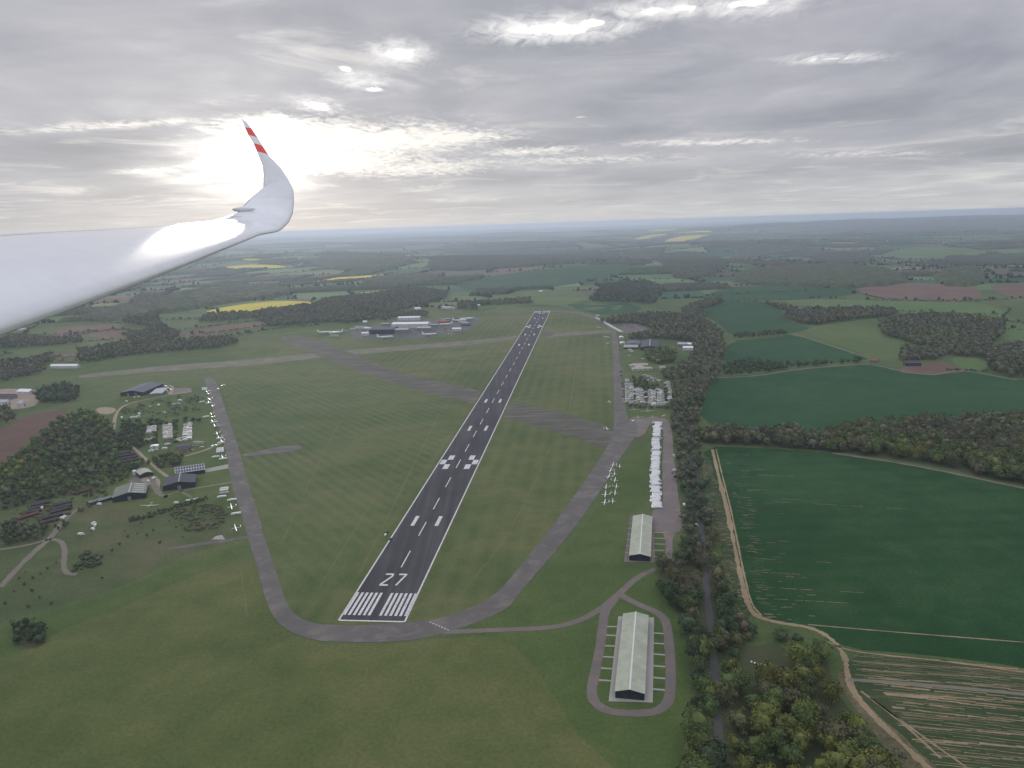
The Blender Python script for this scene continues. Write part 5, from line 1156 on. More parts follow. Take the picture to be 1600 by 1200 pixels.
wood([(188, 636), (235, 628), (300, 616), (318, 622), (318, 640), (270, 652), (215, 658), (186, 656)], 6.5, 1.2, 3.0, 'in the rough grass of the left site', {'dark green': 2, 'grey-brown bare': 2, 'brown budding': 1.5}, 'rough bushy ground with scattered caravans on the left site', 'bushes', floor=False, wide=2.0, clear=[[(184, 650), (222, 644), (222, 658), (184, 660)], [(228, 630), (262, 630), (262, 648), (228, 642)], [(268, 622), (286, 622), (286, 637), (268, 637)]])
wood([(186, 664), (232, 666), (232, 672), (214, 680), (212, 690), (190, 690)], 6, 3, 6, 'beside the left caravans', {'dark green': 3, 'grey-brown bare': 1}, 'dark thicket left of the short caravan column', 'bushes', floor=False, wide=1.5)
wood([(238, 664), (246, 664), (246, 690), (240, 692)], 5, 2.5, 4.5, 'between the left caravan columns', {'dark green': 3, 'fresh green': 1}, 'hedge between the left caravan columns', 'hedge', floor=False, wide=1.3)
wood([(272, 666), (279, 665), (277, 692), (271, 692)], 5, 2, 4, 'between the middle and neat caravan columns', {'dark green': 2, 'fresh green': 1}, 'hedge between the middle and neat caravan columns', 'hedge', floor=False, wide=1.3)
wood([(20, 800), (60, 782), (130, 765), (140, 772), (115, 805), (85, 822), (55, 828), (20, 822)], 7, 1.5, 3.5, 'between the low dark sheds', {'dark green': 2, 'grey-brown bare': 3, 'brown budding': 2}, 'tangled brush between the low dark sheds', 'bushes', floor=False, wide=1.6)
wood([(130, 772), (160, 765), (172, 772), (150, 790), (125, 800), (120, 790)], 7, 3, 6, 'left of the skylight hangar', {'dark green': 2, 'brown budding': 2}, 'brownish trees left of the skylight hangar', 'bushes', floor=False, wide=1.4)
wood([(110, 740), (170, 735), (215, 728), (205, 745), (180, 757), (140, 757), (110, 760)], 8, 4, 8, 'above the skylight hangar', {'dark green': 2, 'fresh green': 3}, 'green trees above the skylight hangar', floor=False)
wood([(0, 770), (60, 770), (140, 755), (170, 757), (165, 768), (110, 775), (50, 785), (0, 800)], 8, 4, 8, 'above the low dark sheds', {'dark green': 2, 'fresh green': 3}, 'green scrub trees above the low dark sheds')
wood([(-80, 575), (0, 566), (60, 563), (85, 552), (120, 549), (190, 540), (260, 535), (330, 530), (365, 531), (372, 536), (340, 545), (240, 552), (190, 558), (130, 568), (60, 585), (0, 598), (-80, 605)], 12.5, 10, 15, 'in the wood around the left hamlet', BROWNY, 'wood stretching right from the left hamlet', floor=False, clear=[[(82, 552), (122, 549), (124, 568), (82, 570)], [(72, 568), (130, 566), (130, 579), (72, 582)]])
wood([(190, 525), (240, 515), (285, 520), (270, 532), (215, 540)], 13, 10, 15, 'among the brown fields on the left', BROWNY, 'wood among the brown fields on the left', floor=False)
wood([(400, 496), (405, 487), (487, 479), (505, 469), (575, 462), (625, 454), (662, 451.5), (700, 459), (695, 468.5), (625, 486), (587, 499), (550, 506), (512, 504), (450, 509), (425, 512)], 14, 12, 17, 'in the long wood behind the far hangars', {'grey-brown bare': 3, 'brown budding': 2, 'dark green': 2}, 'long wood behind the far hangar complex', floor=False)
wood([(330, 492), (375, 489), (410, 490), (430, 487), (400, 497), (345, 503), (310, 503)], 14, 10, 15, 'below the yellow field', BROWNY, 'trees below the left yellow field', floor=False)
wood([(678, 484), (720, 475.5), (770, 471.5), (828, 467.5), (830, 475), (760, 478), (720, 481), (750, 484)], 14, 10, 15, 'left of the far runway end', BROWNY, 'tree belt left of the far runway end', floor=False, clear=[[(690, 478), (715, 477), (715, 486), (690, 487)]])
wood([(590, 497), (640, 489), (668, 488), (672, 494), (625, 496), (600, 503)], 13, 9, 14, 'just behind the long white hangar', MIX, 'trees just behind the long white hangar', floor=False)
wood([(920, 471), (945, 446), (1010, 441), (1040, 452), (1022, 476), (980, 473)], 15, 13, 18, 'in the dark wood beyond the right side of the runway end', {'dark green': 3, 'grey-brown bare': 1}, 'dark wood beyond the right side of the runway end', floor=False)

wood([(1120, 968), (1160, 978), (1182, 1000), (1152, 1018), (1126, 1012)], 8.5, 7, 13, 'between the lane and the clearing', {'brown budding': 2, 'dark green': 2, 'fresh green': 1}, 'trees between the lane and the clearing', floor=False)
wood([(1128, 1022), (1148, 1024), (1146, 1056), (1130, 1056)], 8, 8, 12, 'at the lane side of the clearing', {'brown budding': 3, 'dark green': 1}, 'brownish trees at the lane side of the clearing', floor=False)
wood([(1078, 1036), (1108, 1045), (1112, 1100), (1097, 1140), (1080, 1115)], 9, 6, 12, 'on the grass side of the lane', {'fresh green': 2, 'dark green': 2, 'yellow-green': 1}, 'trees on the grass side of the lane', floor=False)
wood([(991, 612), (994, 612), (994, 632), (991, 632)], 4.5, 2, 4.5, 'between the caravan columns', {'dark green': 2, 'fresh green': 1}, 'bushes between the second and third caravan columns', 'bushes', floor=False, wide=1.3)
wood([(1008, 614), (1013, 614), (1013, 633), (1008, 633)], 5, 2, 6, 'between the caravan columns', {'dark green': 2, 'fresh green': 1}, 'bushes along the path of the right caravan site', 'bushes', floor=False, wide=1.3)
wood([(1025, 612), (1028.5, 612), (1028.5, 634), (1025.5, 634)], 4.5, 2, 5, 'between the caravan columns', {'dark green': 2, 'brown budding': 1}, 'bushes between the sixth and seventh caravan columns', 'bushes', floor=False, wide=1.3)
wood([(1038, 602), (1042, 602), (1045, 630), (1039, 632)], 5, 2, 6, 'between the caravan columns', {'dark green': 2, 'brown budding': 1}, 'bushes left of the last caravan column', 'bushes', floor=False, wide=1.3)
def hedge_row(lines, label, step=6.5, gaps=.22):
    wid = len(WOODS); WOODS.append((label, 'hedge'))
    for ln in lines:
        P = [G(*p) for p in ln]; P = chaikin(P, 1, False)
        for a, b in zip(P[:-1], P[1:]):
            L = np.linalg.norm(b - a)
            for t in np.arange(0, 1, step / max(L, step)):
                if random.random() < gaps: continue
                p = a + (b - a) * t + rng.normal(0, 1.0, 2); big = random.random() < .16
                h = random.uniform(8, 13) if big else random.uniform(2.4, 4.6)
                TREES.append((p[0], p[1], h, random.uniform(.9, 1.2) if big else random.uniform(1.6, 2.4), random.choice(['dark green', 'dark green', 'brown budding', 'grey-brown bare']), 'in the field hedges', wid))
hedge_row([[(0, 522), (78, 524), (140, 518), (190, 514), (216, 518)], [(60, 506), (120, 501), (190, 506), (240, 501), (330, 498)], [(103, 527), (140, 519.5), (205, 514.5)], [(275, 525.5), (340, 519.5), (416, 508.5), (470, 506)], [(260, 518), (312, 512), (375, 504), (420, 500)], [(180, 536), (215, 529), (213, 516)], [(310, 532), (370, 525), (430, 513), (500, 508)], [(0, 541), (60, 536), (130, 534), (180, 531)], [(20, 552), (0, 556)], [(60, 506), (40, 520), (20, 540)]], 'hedges between the brown and green fields on the left', gaps=.15)
hedge_row([[(1218, 469), (1291, 467), (1411, 470.5), (1531, 472)], [(1253, 479.5), (1311, 481.5), (1401, 486.5), (1560, 492)], [(1081, 481), (1132, 471.5), (1191, 471.5), (1222, 485)], [(1349, 460.5), (1394, 469.5), (1531, 470.5), (1600, 466)], [(1100, 463), (1200, 457), (1330, 452)], [(1440, 494.5), (1540, 512.5), (1600, 516)], [(1480, 578.5), (1545, 580)], [(1576, 487), (1562, 500), (1600, 506)]], 'hedges between the fields on the right')
wood([(184, 486), (214, 480), (246, 488), (250, 505), (278, 525), (262, 532), (240, 512), (195, 505)], 13, 10, 15, 'beside the brown fields under the wing', {'dark green': 2, 'grey-brown bare': 2}, 'dark wood beside the brown fields under the wing', floor=False)
wood([(0, 530), (40, 526), (90, 530), (130, 528), (128, 536), (60, 542), (0, 546)], 12.5, 9, 14, 'above the left hamlet', BROWNY, 'tree belt above the left hamlet', floor=False)

def place_trees():
    T = TREES; n = len(T)
    X = np.array([t[0] for t in T]); Y = np.array([t[1] for t in T]); H = np.array([t[2] for t in T]); Wf = np.array([t[3] for t in T])
    fwd = Y * math.cos(PITCH) + CAM_Z * math.sin(PITCH)
    u = X / fwd
    below = (CAM_Z - H) / np.maximum(Y, 1)
    vis = (np.abs(u) < .69) & (np.degrees(np.arctan(below)) < 11.74 + 27.2) & (Y > 0)
    score = np.where(vis, H * (.6 + .4 * Wf) / fwd, 0)
    tall = np.array([t[2] >= 4 for t in T])
    order = np.argsort(-score * tall)
    near = set(order[:300].tolist())
    for i in near:
        x, y, h, w, tone, phrase, wid = T[i]
        size = 'tall' if h > 14.5 else ('small' if h < 10.5 else 'medium')
        shape = 'broad' if w > 1.08 else ('narrow' if w < .95 else 'rounded')
        k = TREE_KINDS[i % len(TREE_KINDS)]
        o = k.place((x, y), random.uniform(0, 6.28), f'{size} {shape} {tone} tree {phrase}', 'tree', 'trees ' + phrase, 1.0)
        o.scale = (h * w, h * w, h)
        c = np.array(TONES[tone]) * random.uniform(.8, 1.25) * rng.uniform(.92, 1.08, 3)
        for ch in o.children: ch.color = (*c, 1)
    mid = [crown_arrays(300 + i, 15, 120, .058) for i in range(5)]
    far = [crown_arrays(400 + i, 7, 26, .12) for i in range(5)]
    cores = [core_arrays(500 + i) for i in range(5)]
    for wid, (label, cat) in enumerate(WOODS):
        idx = [i for i in range(n) if T[i][6] == wid and i not in near]
        if not idx: continue
        VV, FF, CC = [], [], []; off = 0
        for i in idx:
            x, y, h, w, tone, phrase, _ = T[i]
            V, F = (mid if y < 1500 else far)[i % 5]
            a = random.uniform(0, 6.28); R = np.array([[math.cos(a), -math.sin(a), 0], [math.sin(a), math.cos(a), 0], [0, 0, 1]])
            cv, cf = cores[i % 5]
            Q = np.concatenate([F, np.concatenate([cf, cf[:, 2:3]], 1)[:, :4] + len(V)]) if False else F
            P = V @ R.T * np.array([h * w, h * w, h]) + np.array([x, y, float(relief(x, y))])
            VV.append(P); FF.append(F + off); off += len(P)
            c = np.array(TONES[tone]) * random.uniform(.78, 1.25) * rng.uniform(.92, 1.08, 3)
            CC.append(np.tile(c, (len(F), 1)) * rng.uniform(.94, 1.06, (len(F), 1)))
            # dense inner crown as quads (two triangles share a spine)
            P2 = cv @ R.T * np.array([h * w, h * w, h]) * .97 + np.array([x, y, float(relief(x, y))])
            q = np.concatenate([cf, cf[:, :1]], 1)
            mid_pt = (P2[cf[:, 2]] + P2[cf[:, 0]]) / 2
            P3 = np.concatenate([P2, mid_pt]); q[:, 3] = len(P2) + np.arange(len(cf))
            VV.append(P3); FF.append(q + off); off += len(P3)
            CC.append(np.tile(c, (len(q), 1)) * rng.uniform(.8, 1.1, (len(q), 1)))
        o = put('hedge' if cat == 'hedge' else ('bushes' if cat == 'bushes' else 'woodland'), big_mesh('woodland', np.concatenate(VV), np.concatenate(FF), 'leaf_mass', np.concatenate(CC)))
        tag(o, label, cat, kind='stuff')
    print('trees', n)
place_trees()

# single shrubs dotted over the rough ground
SHRUB = Kind('shrub', mesh=CROWNS[3])
for i, (x, y) in enumerate([(30, 905), (38, 915), (50, 925), (62, 935), (22, 925), (88, 880), (75, 890), (64, 898), (45, 950), (80, 945), (8, 945), (52, 905), (40, 895), (215, 835), (240, 830), (200, 840), (265, 815), (285, 840), (230, 838), (195, 830), (220, 818), (187, 852), (160, 905), (175, 862), (250, 850), (310, 805)]):
    p = G(x, y); h = random.uniform(1.4, 3.4)
    o = SHRUB.place(p, random.uniform(0, 6), 'small dark shrub dotted on the rough grass of the lower left', 'shrub', 'shrubs on the lower left rough grass', h)
    o.color = tuple(np.array((.078, .10, .042)) * random.uniform(.8, 1.2)) + (1,)

# ================================================================== DISTANT COUNTRYSIDE
HAND_FIELDS = None
def countryside():
    r = random.Random(21)
    nr = np.random.default_rng(21)
    cells = []
    def warp(p):
        x, y = p
        return np.array([x + 160 * math.sin(y / 1500 + 1) + 90 * math.sin(x / 900 + y / 700), y + 150 * math.sin(x / 1300 + 2) + 90 * math.sin(y / 800 - x / 1100)])
    def split(q, depth):
        a, b, c, d = q
        ctr = (a + b + c + d) / 4
        dist = max(1500, ctr[1])
        size = min(1100, 200 + dist * .042) * r.uniform(.8, 1.35)
        w = max(np.linalg.norm(b - a), np.linalg.norm(c - d)); h = max(np.linalg.norm(d - a), np.linalg.norm(c - b))
        if max(w, h * .9) < size or depth > 14: cells.append(q); return
        t0, t1 = r.uniform(.36, .64), r.uniform(.36, .64)
        if w > h * .95:
            e, f = a + (b - a) * t0, d + (c - d) * t1
            split([a, e, f, d], depth + 1); split([e, b, c, f], depth + 1)
        else:
            e, f = a + (d - a) * t0, b + (c - b) * t1
            split([a, b, f, e], depth + 1); split([e, f, c, d], depth + 1)
    y = 2350.0
    for (y0, y1) in ((2350, 4600), (4600, 8200), (8200, 14000), (14000, 24000)):
        half = y1 * .86
        nx = max(2, int(2 * half / (y1 - y0)))
        for i in range(nx):
            xa, xb = -half + 2 * half * i / nx, -half + 2 * half * (i + 1) / nx
            split([np.array(p, float) for p in ((xa, y0), (xb, y0), (xb, y1), (xa, y1))], 0)
    pal = [((.055, .11, .045), 3), ((.03, .08, .042), 2.5), ((.085, .135, .05), 3), ((.13, .16, .07), 1.8), ((.12, .088, .066), 1.3), ((.10, .085, .06), .8), ((.5, .43, .05), .03)]
    pw = np.cumsum([p[1] for p in pal]); pw = pw / pw[-1]
    FV, FF, FC, fo = [], [], [], 0
    WV, WF, WC, wo = [], [], [], 0
    HP = []
    for q in cells:
        ctr = sum(q) / 4
        if abs(ctr[0]) > ctr[1] * .80 + 300: continue
        size = (np.linalg.norm(q[1] - q[0]) + np.linalg.norm(q[3] - q[0])) / 2
        n = int(max(4, min(12, size / 60)))
        uu, vv = np.meshgrid(np.linspace(0, 1, n + 1), np.linspace(0, 1, n + 1))
        def bil(u, v): return (q[0][None] * ((1 - u) * (1 - v))[:, None] + q[1][None] * (u * (1 - v))[:, None] + q[2][None] * (u * v)[:, None] + q[3][None] * ((1 - u) * v)[:, None])
        P = bil(uu.ravel(), vv.ravel()); P = np.array([warp(p) for p in P])
        z = relief(P[:, 0], P[:, 1]) + .5
        V = np.column_stack([P, z]); k = np.arange((n + 1) * (n + 1)).reshape(n + 1, n + 1)
        F = np.stack([k[:-1, :-1], k[:-1, 1:], k[1:, 1:], k[1:, :-1]], -1).reshape(-1, 4)
        wmap = .5 + .5 * math.sin(ctr[0] / 1400 + .8) * math.cos(ctr[1] / 1700 + .4)
        iswood = r.random() < (.12 + .44 * wmap) and ctr[1] > 2500
        col = pal[int(np.searchsorted(pw, r.random()))][0]
        if iswood: col = (.045, .05, .03)
        col = np.array(col) * r.uniform(.85, 1.35)
        FV.append(V); FF.append(F + fo); FC.append(np.tile(col, (len(F), 1))); fo += len(V)
        if iswood:
            st = 8.5 if ctr[1] < 4600 else (14 if ctr[1] < 8200 else 30)
            m = int(max(6, min(90, size / st)))
            uu, vv = np.meshgrid(np.linspace(0, 1, m + 1), np.linspace(0, 1, m + 1))
            ju = uu + nr.uniform(-.35, .35, uu.shape) / m * ((uu > 0) & (uu < 1)); jv = vv + nr.uniform(-.35, .35, uu.shape) / m * ((vv > 0) & (vv < 1))
            P = bil(ju.ravel(), jv.ravel()); P = np.array([warp(p) for p in P])
            edge = ((uu == 0) | (uu == 1) | (vv == 0) | (vv == 1)).ravel()
            hh = np.where(edge, 1.0, 10.5 + nr.uniform(-3.2, 4.0, edge.shape))
            bad = np.zeros(len(P), bool)
            for sp in SURVEYED: bad |= inside(sp, P[:, 0], P[:, 1])
            hh[bad] = -2.0
            V = np.column_stack([P, relief(P[:, 0], P[:, 1]) + hh]); k = np.arange((m + 1) ** 2).reshape(m + 1, m + 1)
            F = np.stack([k[:-1, :-1], k[:-1, 1:], k[1:, 1:], k[1:, :-1]], -1).reshape(-1, 4)
            base = np.array(r.choice([(.050, .058, .034), (.042, .060, .030), (.060, .064, .040), (.060, .076, .034)]))
            WV.append(V); WF.append(F + wo); WC.append(base * nr.uniform(.65, 1.4, (len(F), 1))); wo += len(V)
        elif ctr[1] < 15000:
            for a, b in ((q[0], q[1]), (q[0], q[3])):
                L = np.linalg.norm(b - a)
                if r.random() < .2: continue
                dens = r.uniform(.3, 1.0)
                st = 9 if ctr[1] < 4600 else (16 if ctr[1] < 8200 else 34)
                for t in np.arange(0, 1, st / L):
                    if r.random() < dens: HP.append((*warp(a + (b - a) * t + nr.normal(0, 2, 2)), r.uniform(4, 6.5) if r.random() < .62 else r.uniform(9, 16), st))
    for pix, st in (([(1142, 388), (1200, 385), (1262, 384.5), (1259, 394), (1187, 400), (1146, 407)], 22), ([(1280, 353), (1360, 345), (1450, 340), (1600, 334), (1690, 332), (1690, 347), (1600, 349), (1440, 357), (1300, 363)], 45), ([(1150, 427), (1210, 418), (1330, 414), (1420, 431), (1410, 447), (1300, 449.5), (1170, 445), (1140, 440)], 12), ([(1460, 426), (1520, 417), (1540, 431), (1530, 449), (1465, 447)], 12), ([(1010, 400), (1080, 392), (1140, 405), (1130, 428), (1060, 440), (1045, 420)], 14), ([(1480, 400), (1560, 404), (1640, 400), (1640, 412), (1540, 416), (1470, 410)], 16), ([(700, 400), (800, 388), (930, 392), (985, 403), (900, 412), (790, 420), (700, 425), (660, 415)], 16), ([(480, 405), (560, 398), (650, 402), (640, 415), (560, 425), (490, 418)], 16), ([(240, 470), (300, 455), (380, 448), (460, 452), (440, 464), (370, 472), (300, 484), (240, 492)], 12), ([(120, 498), (180, 480), (240, 476), (245, 492), (190, 503)], 12), ([(1270, 398), (1340, 396), (1370, 404), (1330, 414), (1270, 410)], 16), ([(560, 438), (640, 428), (690, 432), (680, 444), (600, 450)], 12)):
        pts = [G(*p) for p in pix]; pts = chaikin(pts, 1); Q = np.array(pts); x0, y0 = Q.min(0); x1, y1 = Q.max(0)
        nx, ny = int((x1 - x0) / st) + 3, int((y1 - y0) / st) + 3
        gx, gy = np.meshgrid(x0 + st * (np.arange(nx) - 1), y0 + st * (np.arange(ny) - 1))
        gx = gx + nr.uniform(-.35, .35, gx.shape) * st; gy = gy + nr.uniform(-.35, .35, gy.shape) * st
        m = inside(pts, gx.ravel(), gy.ravel()).reshape(gx.shape)
        hh = np.where(m, 12 + nr.uniform(-3.5, 4.5, gx.shape), -1.0)
        V = np.column_stack([gx.ravel(), gy.ravel(), relief(gx, gy).ravel() + hh.ravel()])
        k = np.arange(gx.size).reshape(gx.shape)
        F = np.stack([k[:-1, :-1], k[:-1, 1:], k[1:, 1:], k[1:, :-1]], -1).reshape(-1, 4)
        mm = (m[:-1, :-1] | m[:-1, 1:] | m[1:, 1:] | m[1:, :-1]).ravel(); F = F[mm]
        base = np.array(r.choice([(.046, .060, .034), (.062, .076, .038), (.070, .078, .044)]))
        WV.append(V); WF.append(F + wo); WC.append(base * nr.uniform(.65, 1.4, (len(F), 1))); wo += len(V)
    o = put('fields', big_mesh('fields', np.concatenate(FV), np.concatenate(FF), 'field_mosaic', np.concatenate(FC)))
    o.data.polygons.foreach_set('use_smooth', [True] * len(o.data.polygons))
    tag(o, 'patchwork of green and brown farm fields fading to the horizon', 'fields', kind='structure')
    o = put('distant_woodland', big_mesh('distant_woodland', np.concatenate(WV), np.concatenate(WF), 'leaf_mass', np.concatenate(WC)))
    tag(o, 'dark woods scattered across the distant countryside', 'woods', kind='stuff')
    hx = np.array(HP); keep = np.ones(len(hx), bool)
    for sp in SURVEYED:
        c = np.mean(sp, 0); keep &= ~inside([c + (p - c) * .97 for p in sp], hx[:, 0], hx[:, 1])
    HP = [h for h, k in zip(HP, keep) if k]
    bm = bmesh.new(); bmesh.ops.create_icosphere(bm, subdivisions=1, radius=1); BV = np.array([v.co for v in bm.verts]); BF = np.array([[v.index for v in f.verts] for f in bm.faces]); bm.free()
    HV, HF, HC = [], [], []
    for i, (x, y, h, st) in enumerate(HP):
        V = BV * (1 + nr.normal(0, .16, (len(BV), 1))) * np.array([st * .62 if h < 6 else h * .45, st * .62 if h < 6 else h * .45, h * .55]) + np.array([x, y, float(relief(x, y)) + h * .45])
        HV.append(V); HF.append(BF + i * len(BV)); HC.append(np.tile(np.array((.034, .042, .022)) * r.uniform(.7, 1.3), (len(BF), 1)))
    o = put('hedgerow', big_mesh('hedgerow', np.concatenate(HV), np.concatenate(HF), 'leaf_mass', np.concatenate(HC)))
    tag(o, 'hedgerows and hedge trees dividing the distant fields', 'hedgerows', kind='stuff')
    print('cells', len(cells), 'hedge', len(HP), 'wood faces', sum(len(f) for f in WF))
countryside()

# ================================================================== THE GLIDER'S OWN WING
def own_wing():
    m, nt, b = new_mat('gelcoat')
    k = noise(nt, 9.0, 3, .6, pos(nt))
    link(nt, ramp(nt, k, [(.3, (.76, .77, .785)), (.7, (.81, .82, .835))]), b.inputs['Base Color'])
    b.inputs['Roughness'].default_value = .18; b.inputs['Specular IOR Level'].default_value = .28; b.inputs['Coat Weight'].default_value = .12; b.inputs['Coat Roughness'].default_value = .02
    simple('seam_grey', (.33, .34, .36), .5, var=0)
    def pt(x, y, d):
        r = ray(x, y); return CAM + r * d
    def span_pt(t, aft, z):
        s = np.array([-.168, .986]); h = np.array([.986, .169])
        p = s * t - h * aft; return np.array([p[0], p[1], CAM_Z + z])
    W = []   # leading edge, trailing edge, thickness ratio
    for t, zl, zt, ch in ((-.3, -.30, -.06, .84), (.6, -.265, -.035, .82), (1.3, -.243, -.02, .80), (2, -.222, -.004, .78), (3, -.184, .014, .76), (4, -.141, .032, .74), (5, -.092, .045, .70), (6, -.045, .066, .64), (6.6, -.018, .088, .59)):
        W.append((span_pt(t, .9, zl), span_pt(t, .9 + ch, zt), .105))
    W.append((pt(434, 361.5, 6.95), pt(331, 345, 6.75), .10))
    wl = [((444, 355), (357, 337), 7.15, .12), ((452, 346.5), (372, 330.5), 7.35, .12), ((457.5, 334), (379, 323), 7.5, .12), ((459.5, 316), (389, 312.5), 7.6, .12), ((458.5, 297), (402, 301.5), 7.66, .11), ((450, 280), (411.5, 293), 7.7, .10), ((440, 264), (412, 275), 7.74, .10), ((430, 253), (410.5, 259), 7.77, .10), ((420, 243), (401.5, 236.5), 7.8, .10), ((411, 229), (396, 223.6), 7.83, .10), ((403, 216), (388.2, 211), 7.86, .10), ((393, 201), (383, 199), 7.89, .09), ((385, 191), (379.5, 190), 7.91, .08), ((378.5, 186.5), (377, 185.8), 7.92, .06)]
    def ring(le, te, thk, nrm):
        c = te - le; L = np.linalg.norm(c); out = []
        for u in (1, .94, .85, .72, .58, .44, .31, .2, .12, .06, .02, 0):
            y = 5 * thk * (.2969 * math.sqrt(u) - .126 * u - .3516 * u * u + .2843 * u ** 3 - .1015 * u ** 4)
            out.append(le + c * u + nrm * L * (y * 1.25 + .02 * math.sin(math.pi * u)))
        for u in (.01, .04, .1, .2, .34, .5, .68, .84, .95):
            y = 5 * thk * (.2969 * math.sqrt(u) - .126 * u - .3516 * u * u + .2843 * u ** 3 - .1015 * u ** 4)
            out.append(le + c * u + nrm * L * (-y * .75 + .02 * math.sin(math.pi * u)))
        return out
    secs = list(W) + [(pt(*l, d), pt(*t, d - .04), th) for l, t, d, th in wl]
    rings = []
    n = len(secs)
    for i, (le, te, th) in enumerate(secs):
        a, c = secs[max(0, i - 1)], secs[min(n - 1, i + 1)]
        sp = (c[0] + c[1]) / 2 - (a[0] + a[1]) / 2
        nrm = np.cross(te - le, sp); nrm /= np.linalg.norm(nrm)
        if i < len(W) and nrm[2] < 0: nrm = -nrm
        if i >= len(W) and np.dot(nrm, last) < 0: nrm = -nrm
        last = nrm
        rings.append(ring(le, te, th, nrm))
    # interpolate sections for a smooth surface
    def dens(R, k):
        out = []
        for i in range(len(R) - 1):
            P0, P1, P2, P3 = (np.array(R[max(0, i - 1)]), np.array(R[i]), np.array(R[i + 1]), np.array(R[min(len(R) - 1, i + 2)]))
            for j in range(k):
                t = j / k
                out.append(.5 * ((2 * P1) + (-P0 + P2) * t + (2 * P0 - 5 * P1 + 4 * P2 - P3) * t * t + (-P0 + 3 * P1 - 3 * P2 + P3) * t ** 3))
        out.append(np.array(R[-1])); return out
    nw = len(W) + 1
    root = put('glider_wing', None, None, (CAM[0] - 2.0, CAM[1] + 6.0, CAM[2])); inv = -np.array(root.location)
    tag(root, 'white glider wing with an upturned winglet reaching in from the left', 'wing')
    def part(name, R, mats, pick=None):
        mb = MB(); R = [[tuple(np.array(p) + inv) for p in r] for r in R]
        mb.loft(R, 0, False)
        if pick: mb.f.append(tuple(range((len(R) - 1) * len(R[0]), len(R) * len(R[0])))); mb.m.append(0)
        if name == 'wing_panel': mb.f.append(tuple(range(len(R[0]) - 1, -1, -1))); mb.m.append(0)
        me = mb.data(name, mats, True)
        if pick:
            nr_ = len(R[0])
            idx = [0] * len(me.polygons)
            for f in range((len(R) - 1) * nr_): idx[f] = pick(f // nr_)
            me.polygons.foreach_set('material_index', np.array(idx, np.int32))
        return put(name, me, root)
    part('wing_panel', dens(rings[:nw + 1], 4), ['gelcoat'])
    def lin(R, k):
        return [np.array(R[i]) * (1 - j / k) + np.array(R[i + 1]) * j / k for i in range(len(R) - 1) for j in range(k)] + [np.array(R[-1])]
    # angular tip: each fold is a panel of its own
    part('tip_panel', lin(rings[nw:nw + 3], 2), ['gelcoat'])
    part('tip_panel', lin(rings[nw + 2:nw + 5], 2), ['gelcoat'])
    wr = lin(rings[nw + 4:], 4)
    base = nw + 4
    def pick(fi):
        j = base + fi // 4 - len(W)
        return 1 if j in (8, 10) else 0
    part('winglet', wr, ['gelcoat', 'wing_red'], pick)
    # small fairing where the hinge ends at the trailing edge
    q = secs[nw][1]; mb = MB()
    hd = np.array([.986, .169, 0]); up_ = np.array([0, 0, 1.0]); sp_ = np.array([-.168, .986, 0])
    mb.loft([[tuple(q + inv + hd * x + r * (sp_ * math.cos(t) + up_ * math.sin(t)) + up_ * .02) for t in np.linspace(0, 2 * math.pi, 12, endpoint=False)] for x, r in ((-.05, .006), (-.03, .016), (.03, .024), (.10, .018), (.16, .004))])
    put('fairing', mb.data('fairing', 'gelcoat', True), root)
    # control surface hinge line, a raised tape strip on the upper skin
    def strip(name, r0, r1, u_i, width, mat):
        R = dens(rings[:nw + 1], 4)[r0:r1]; V = []; F = []
        for r in R:
            p = np.array(r[u_i]); q = np.array(r[u_i + 1]); nrm = np.array(r[5]) - np.array(r[16]); nrm /= np.linalg.norm(nrm)
            d = (q - p) / np.linalg.norm(q - p)
            V += [tuple(p + nrm * .0025 + inv), tuple(p + d * width + nrm * .0025 + inv)]
        F = [(2 * i, 2 * i + 1, 2 * i + 3, 2 * i + 2) for i in range(len(R) - 1)]
        put(name, mesh_data(name, V, F, mat), root)
    ND = len(dens(rings[:nw + 1], 4))
    strip('hinge_tape', 8, ND - 5, 2, .010, 'seam_grey')
    def chord_gap(i):
        R = dens(rings[:nw + 1], 4); r, r2 = R[i], R[i + 1]; V = []
        for j in range(0, 4):
            p = np.array(r[j]); d = np.array(r2[j]) - p; d /= np.linalg.norm(d); nrm = np.array(r[5]) - np.array(r[16]); nrm /= np.linalg.norm(nrm)
            V += [tuple(p + nrm * .003 + inv), tuple(p + d * .012 + nrm * .003 + inv)]
        put('control_gap', mesh_data('control_gap', V, [(2 * k, 2 * k + 1, 2 * k + 3, 2 * k + 2) for k in range(3)], 'seam_grey'), root)
    for i in (8, 22, ND - 6): chord_gap(i)
    # squashed insects along the leading edge
    R = dens(rings[:nw + 1], 4); mb = MB()
    for _ in range(26):
        i = random.randrange(6, ND - 4); j = random.choice((8, 8, 9, 9, 10, 7)); p = np.array(R[i][j]) + (np.array(R[i + 1][j]) - np.array(R[i][j])) * random.random() + inv
        nrm = np.array(R[i][5]) - np.array(R[i][16]); nrm /= np.linalg.norm(nrm); a = np.cross(nrm, [1, 0, 0]); a /= np.linalg.norm(a); b2 = np.cross(nrm, a); q = random.uniform(.002, .005)
        mb.add([tuple(p + nrm * .002 + q * (a * math.cos(t) + b2 * math.sin(t))) for t in np.linspace(0, 2 * math.pi, 6, endpoint=False)], [tuple(range(6))])
    put('insect_spots', mb.data('insect_spots', 'rubber'), root)
own_wing()

# ================================================================== SKY, SUN, HAZE, CAMERA
SUN_PX = (388, 262)
sd = ray(*SUN_PX); sd = sd / np.linalg.norm(sd)
SUN_EL = math.asin(sd[2]); SUN_AZ = math.atan2(sd[0], sd[1])

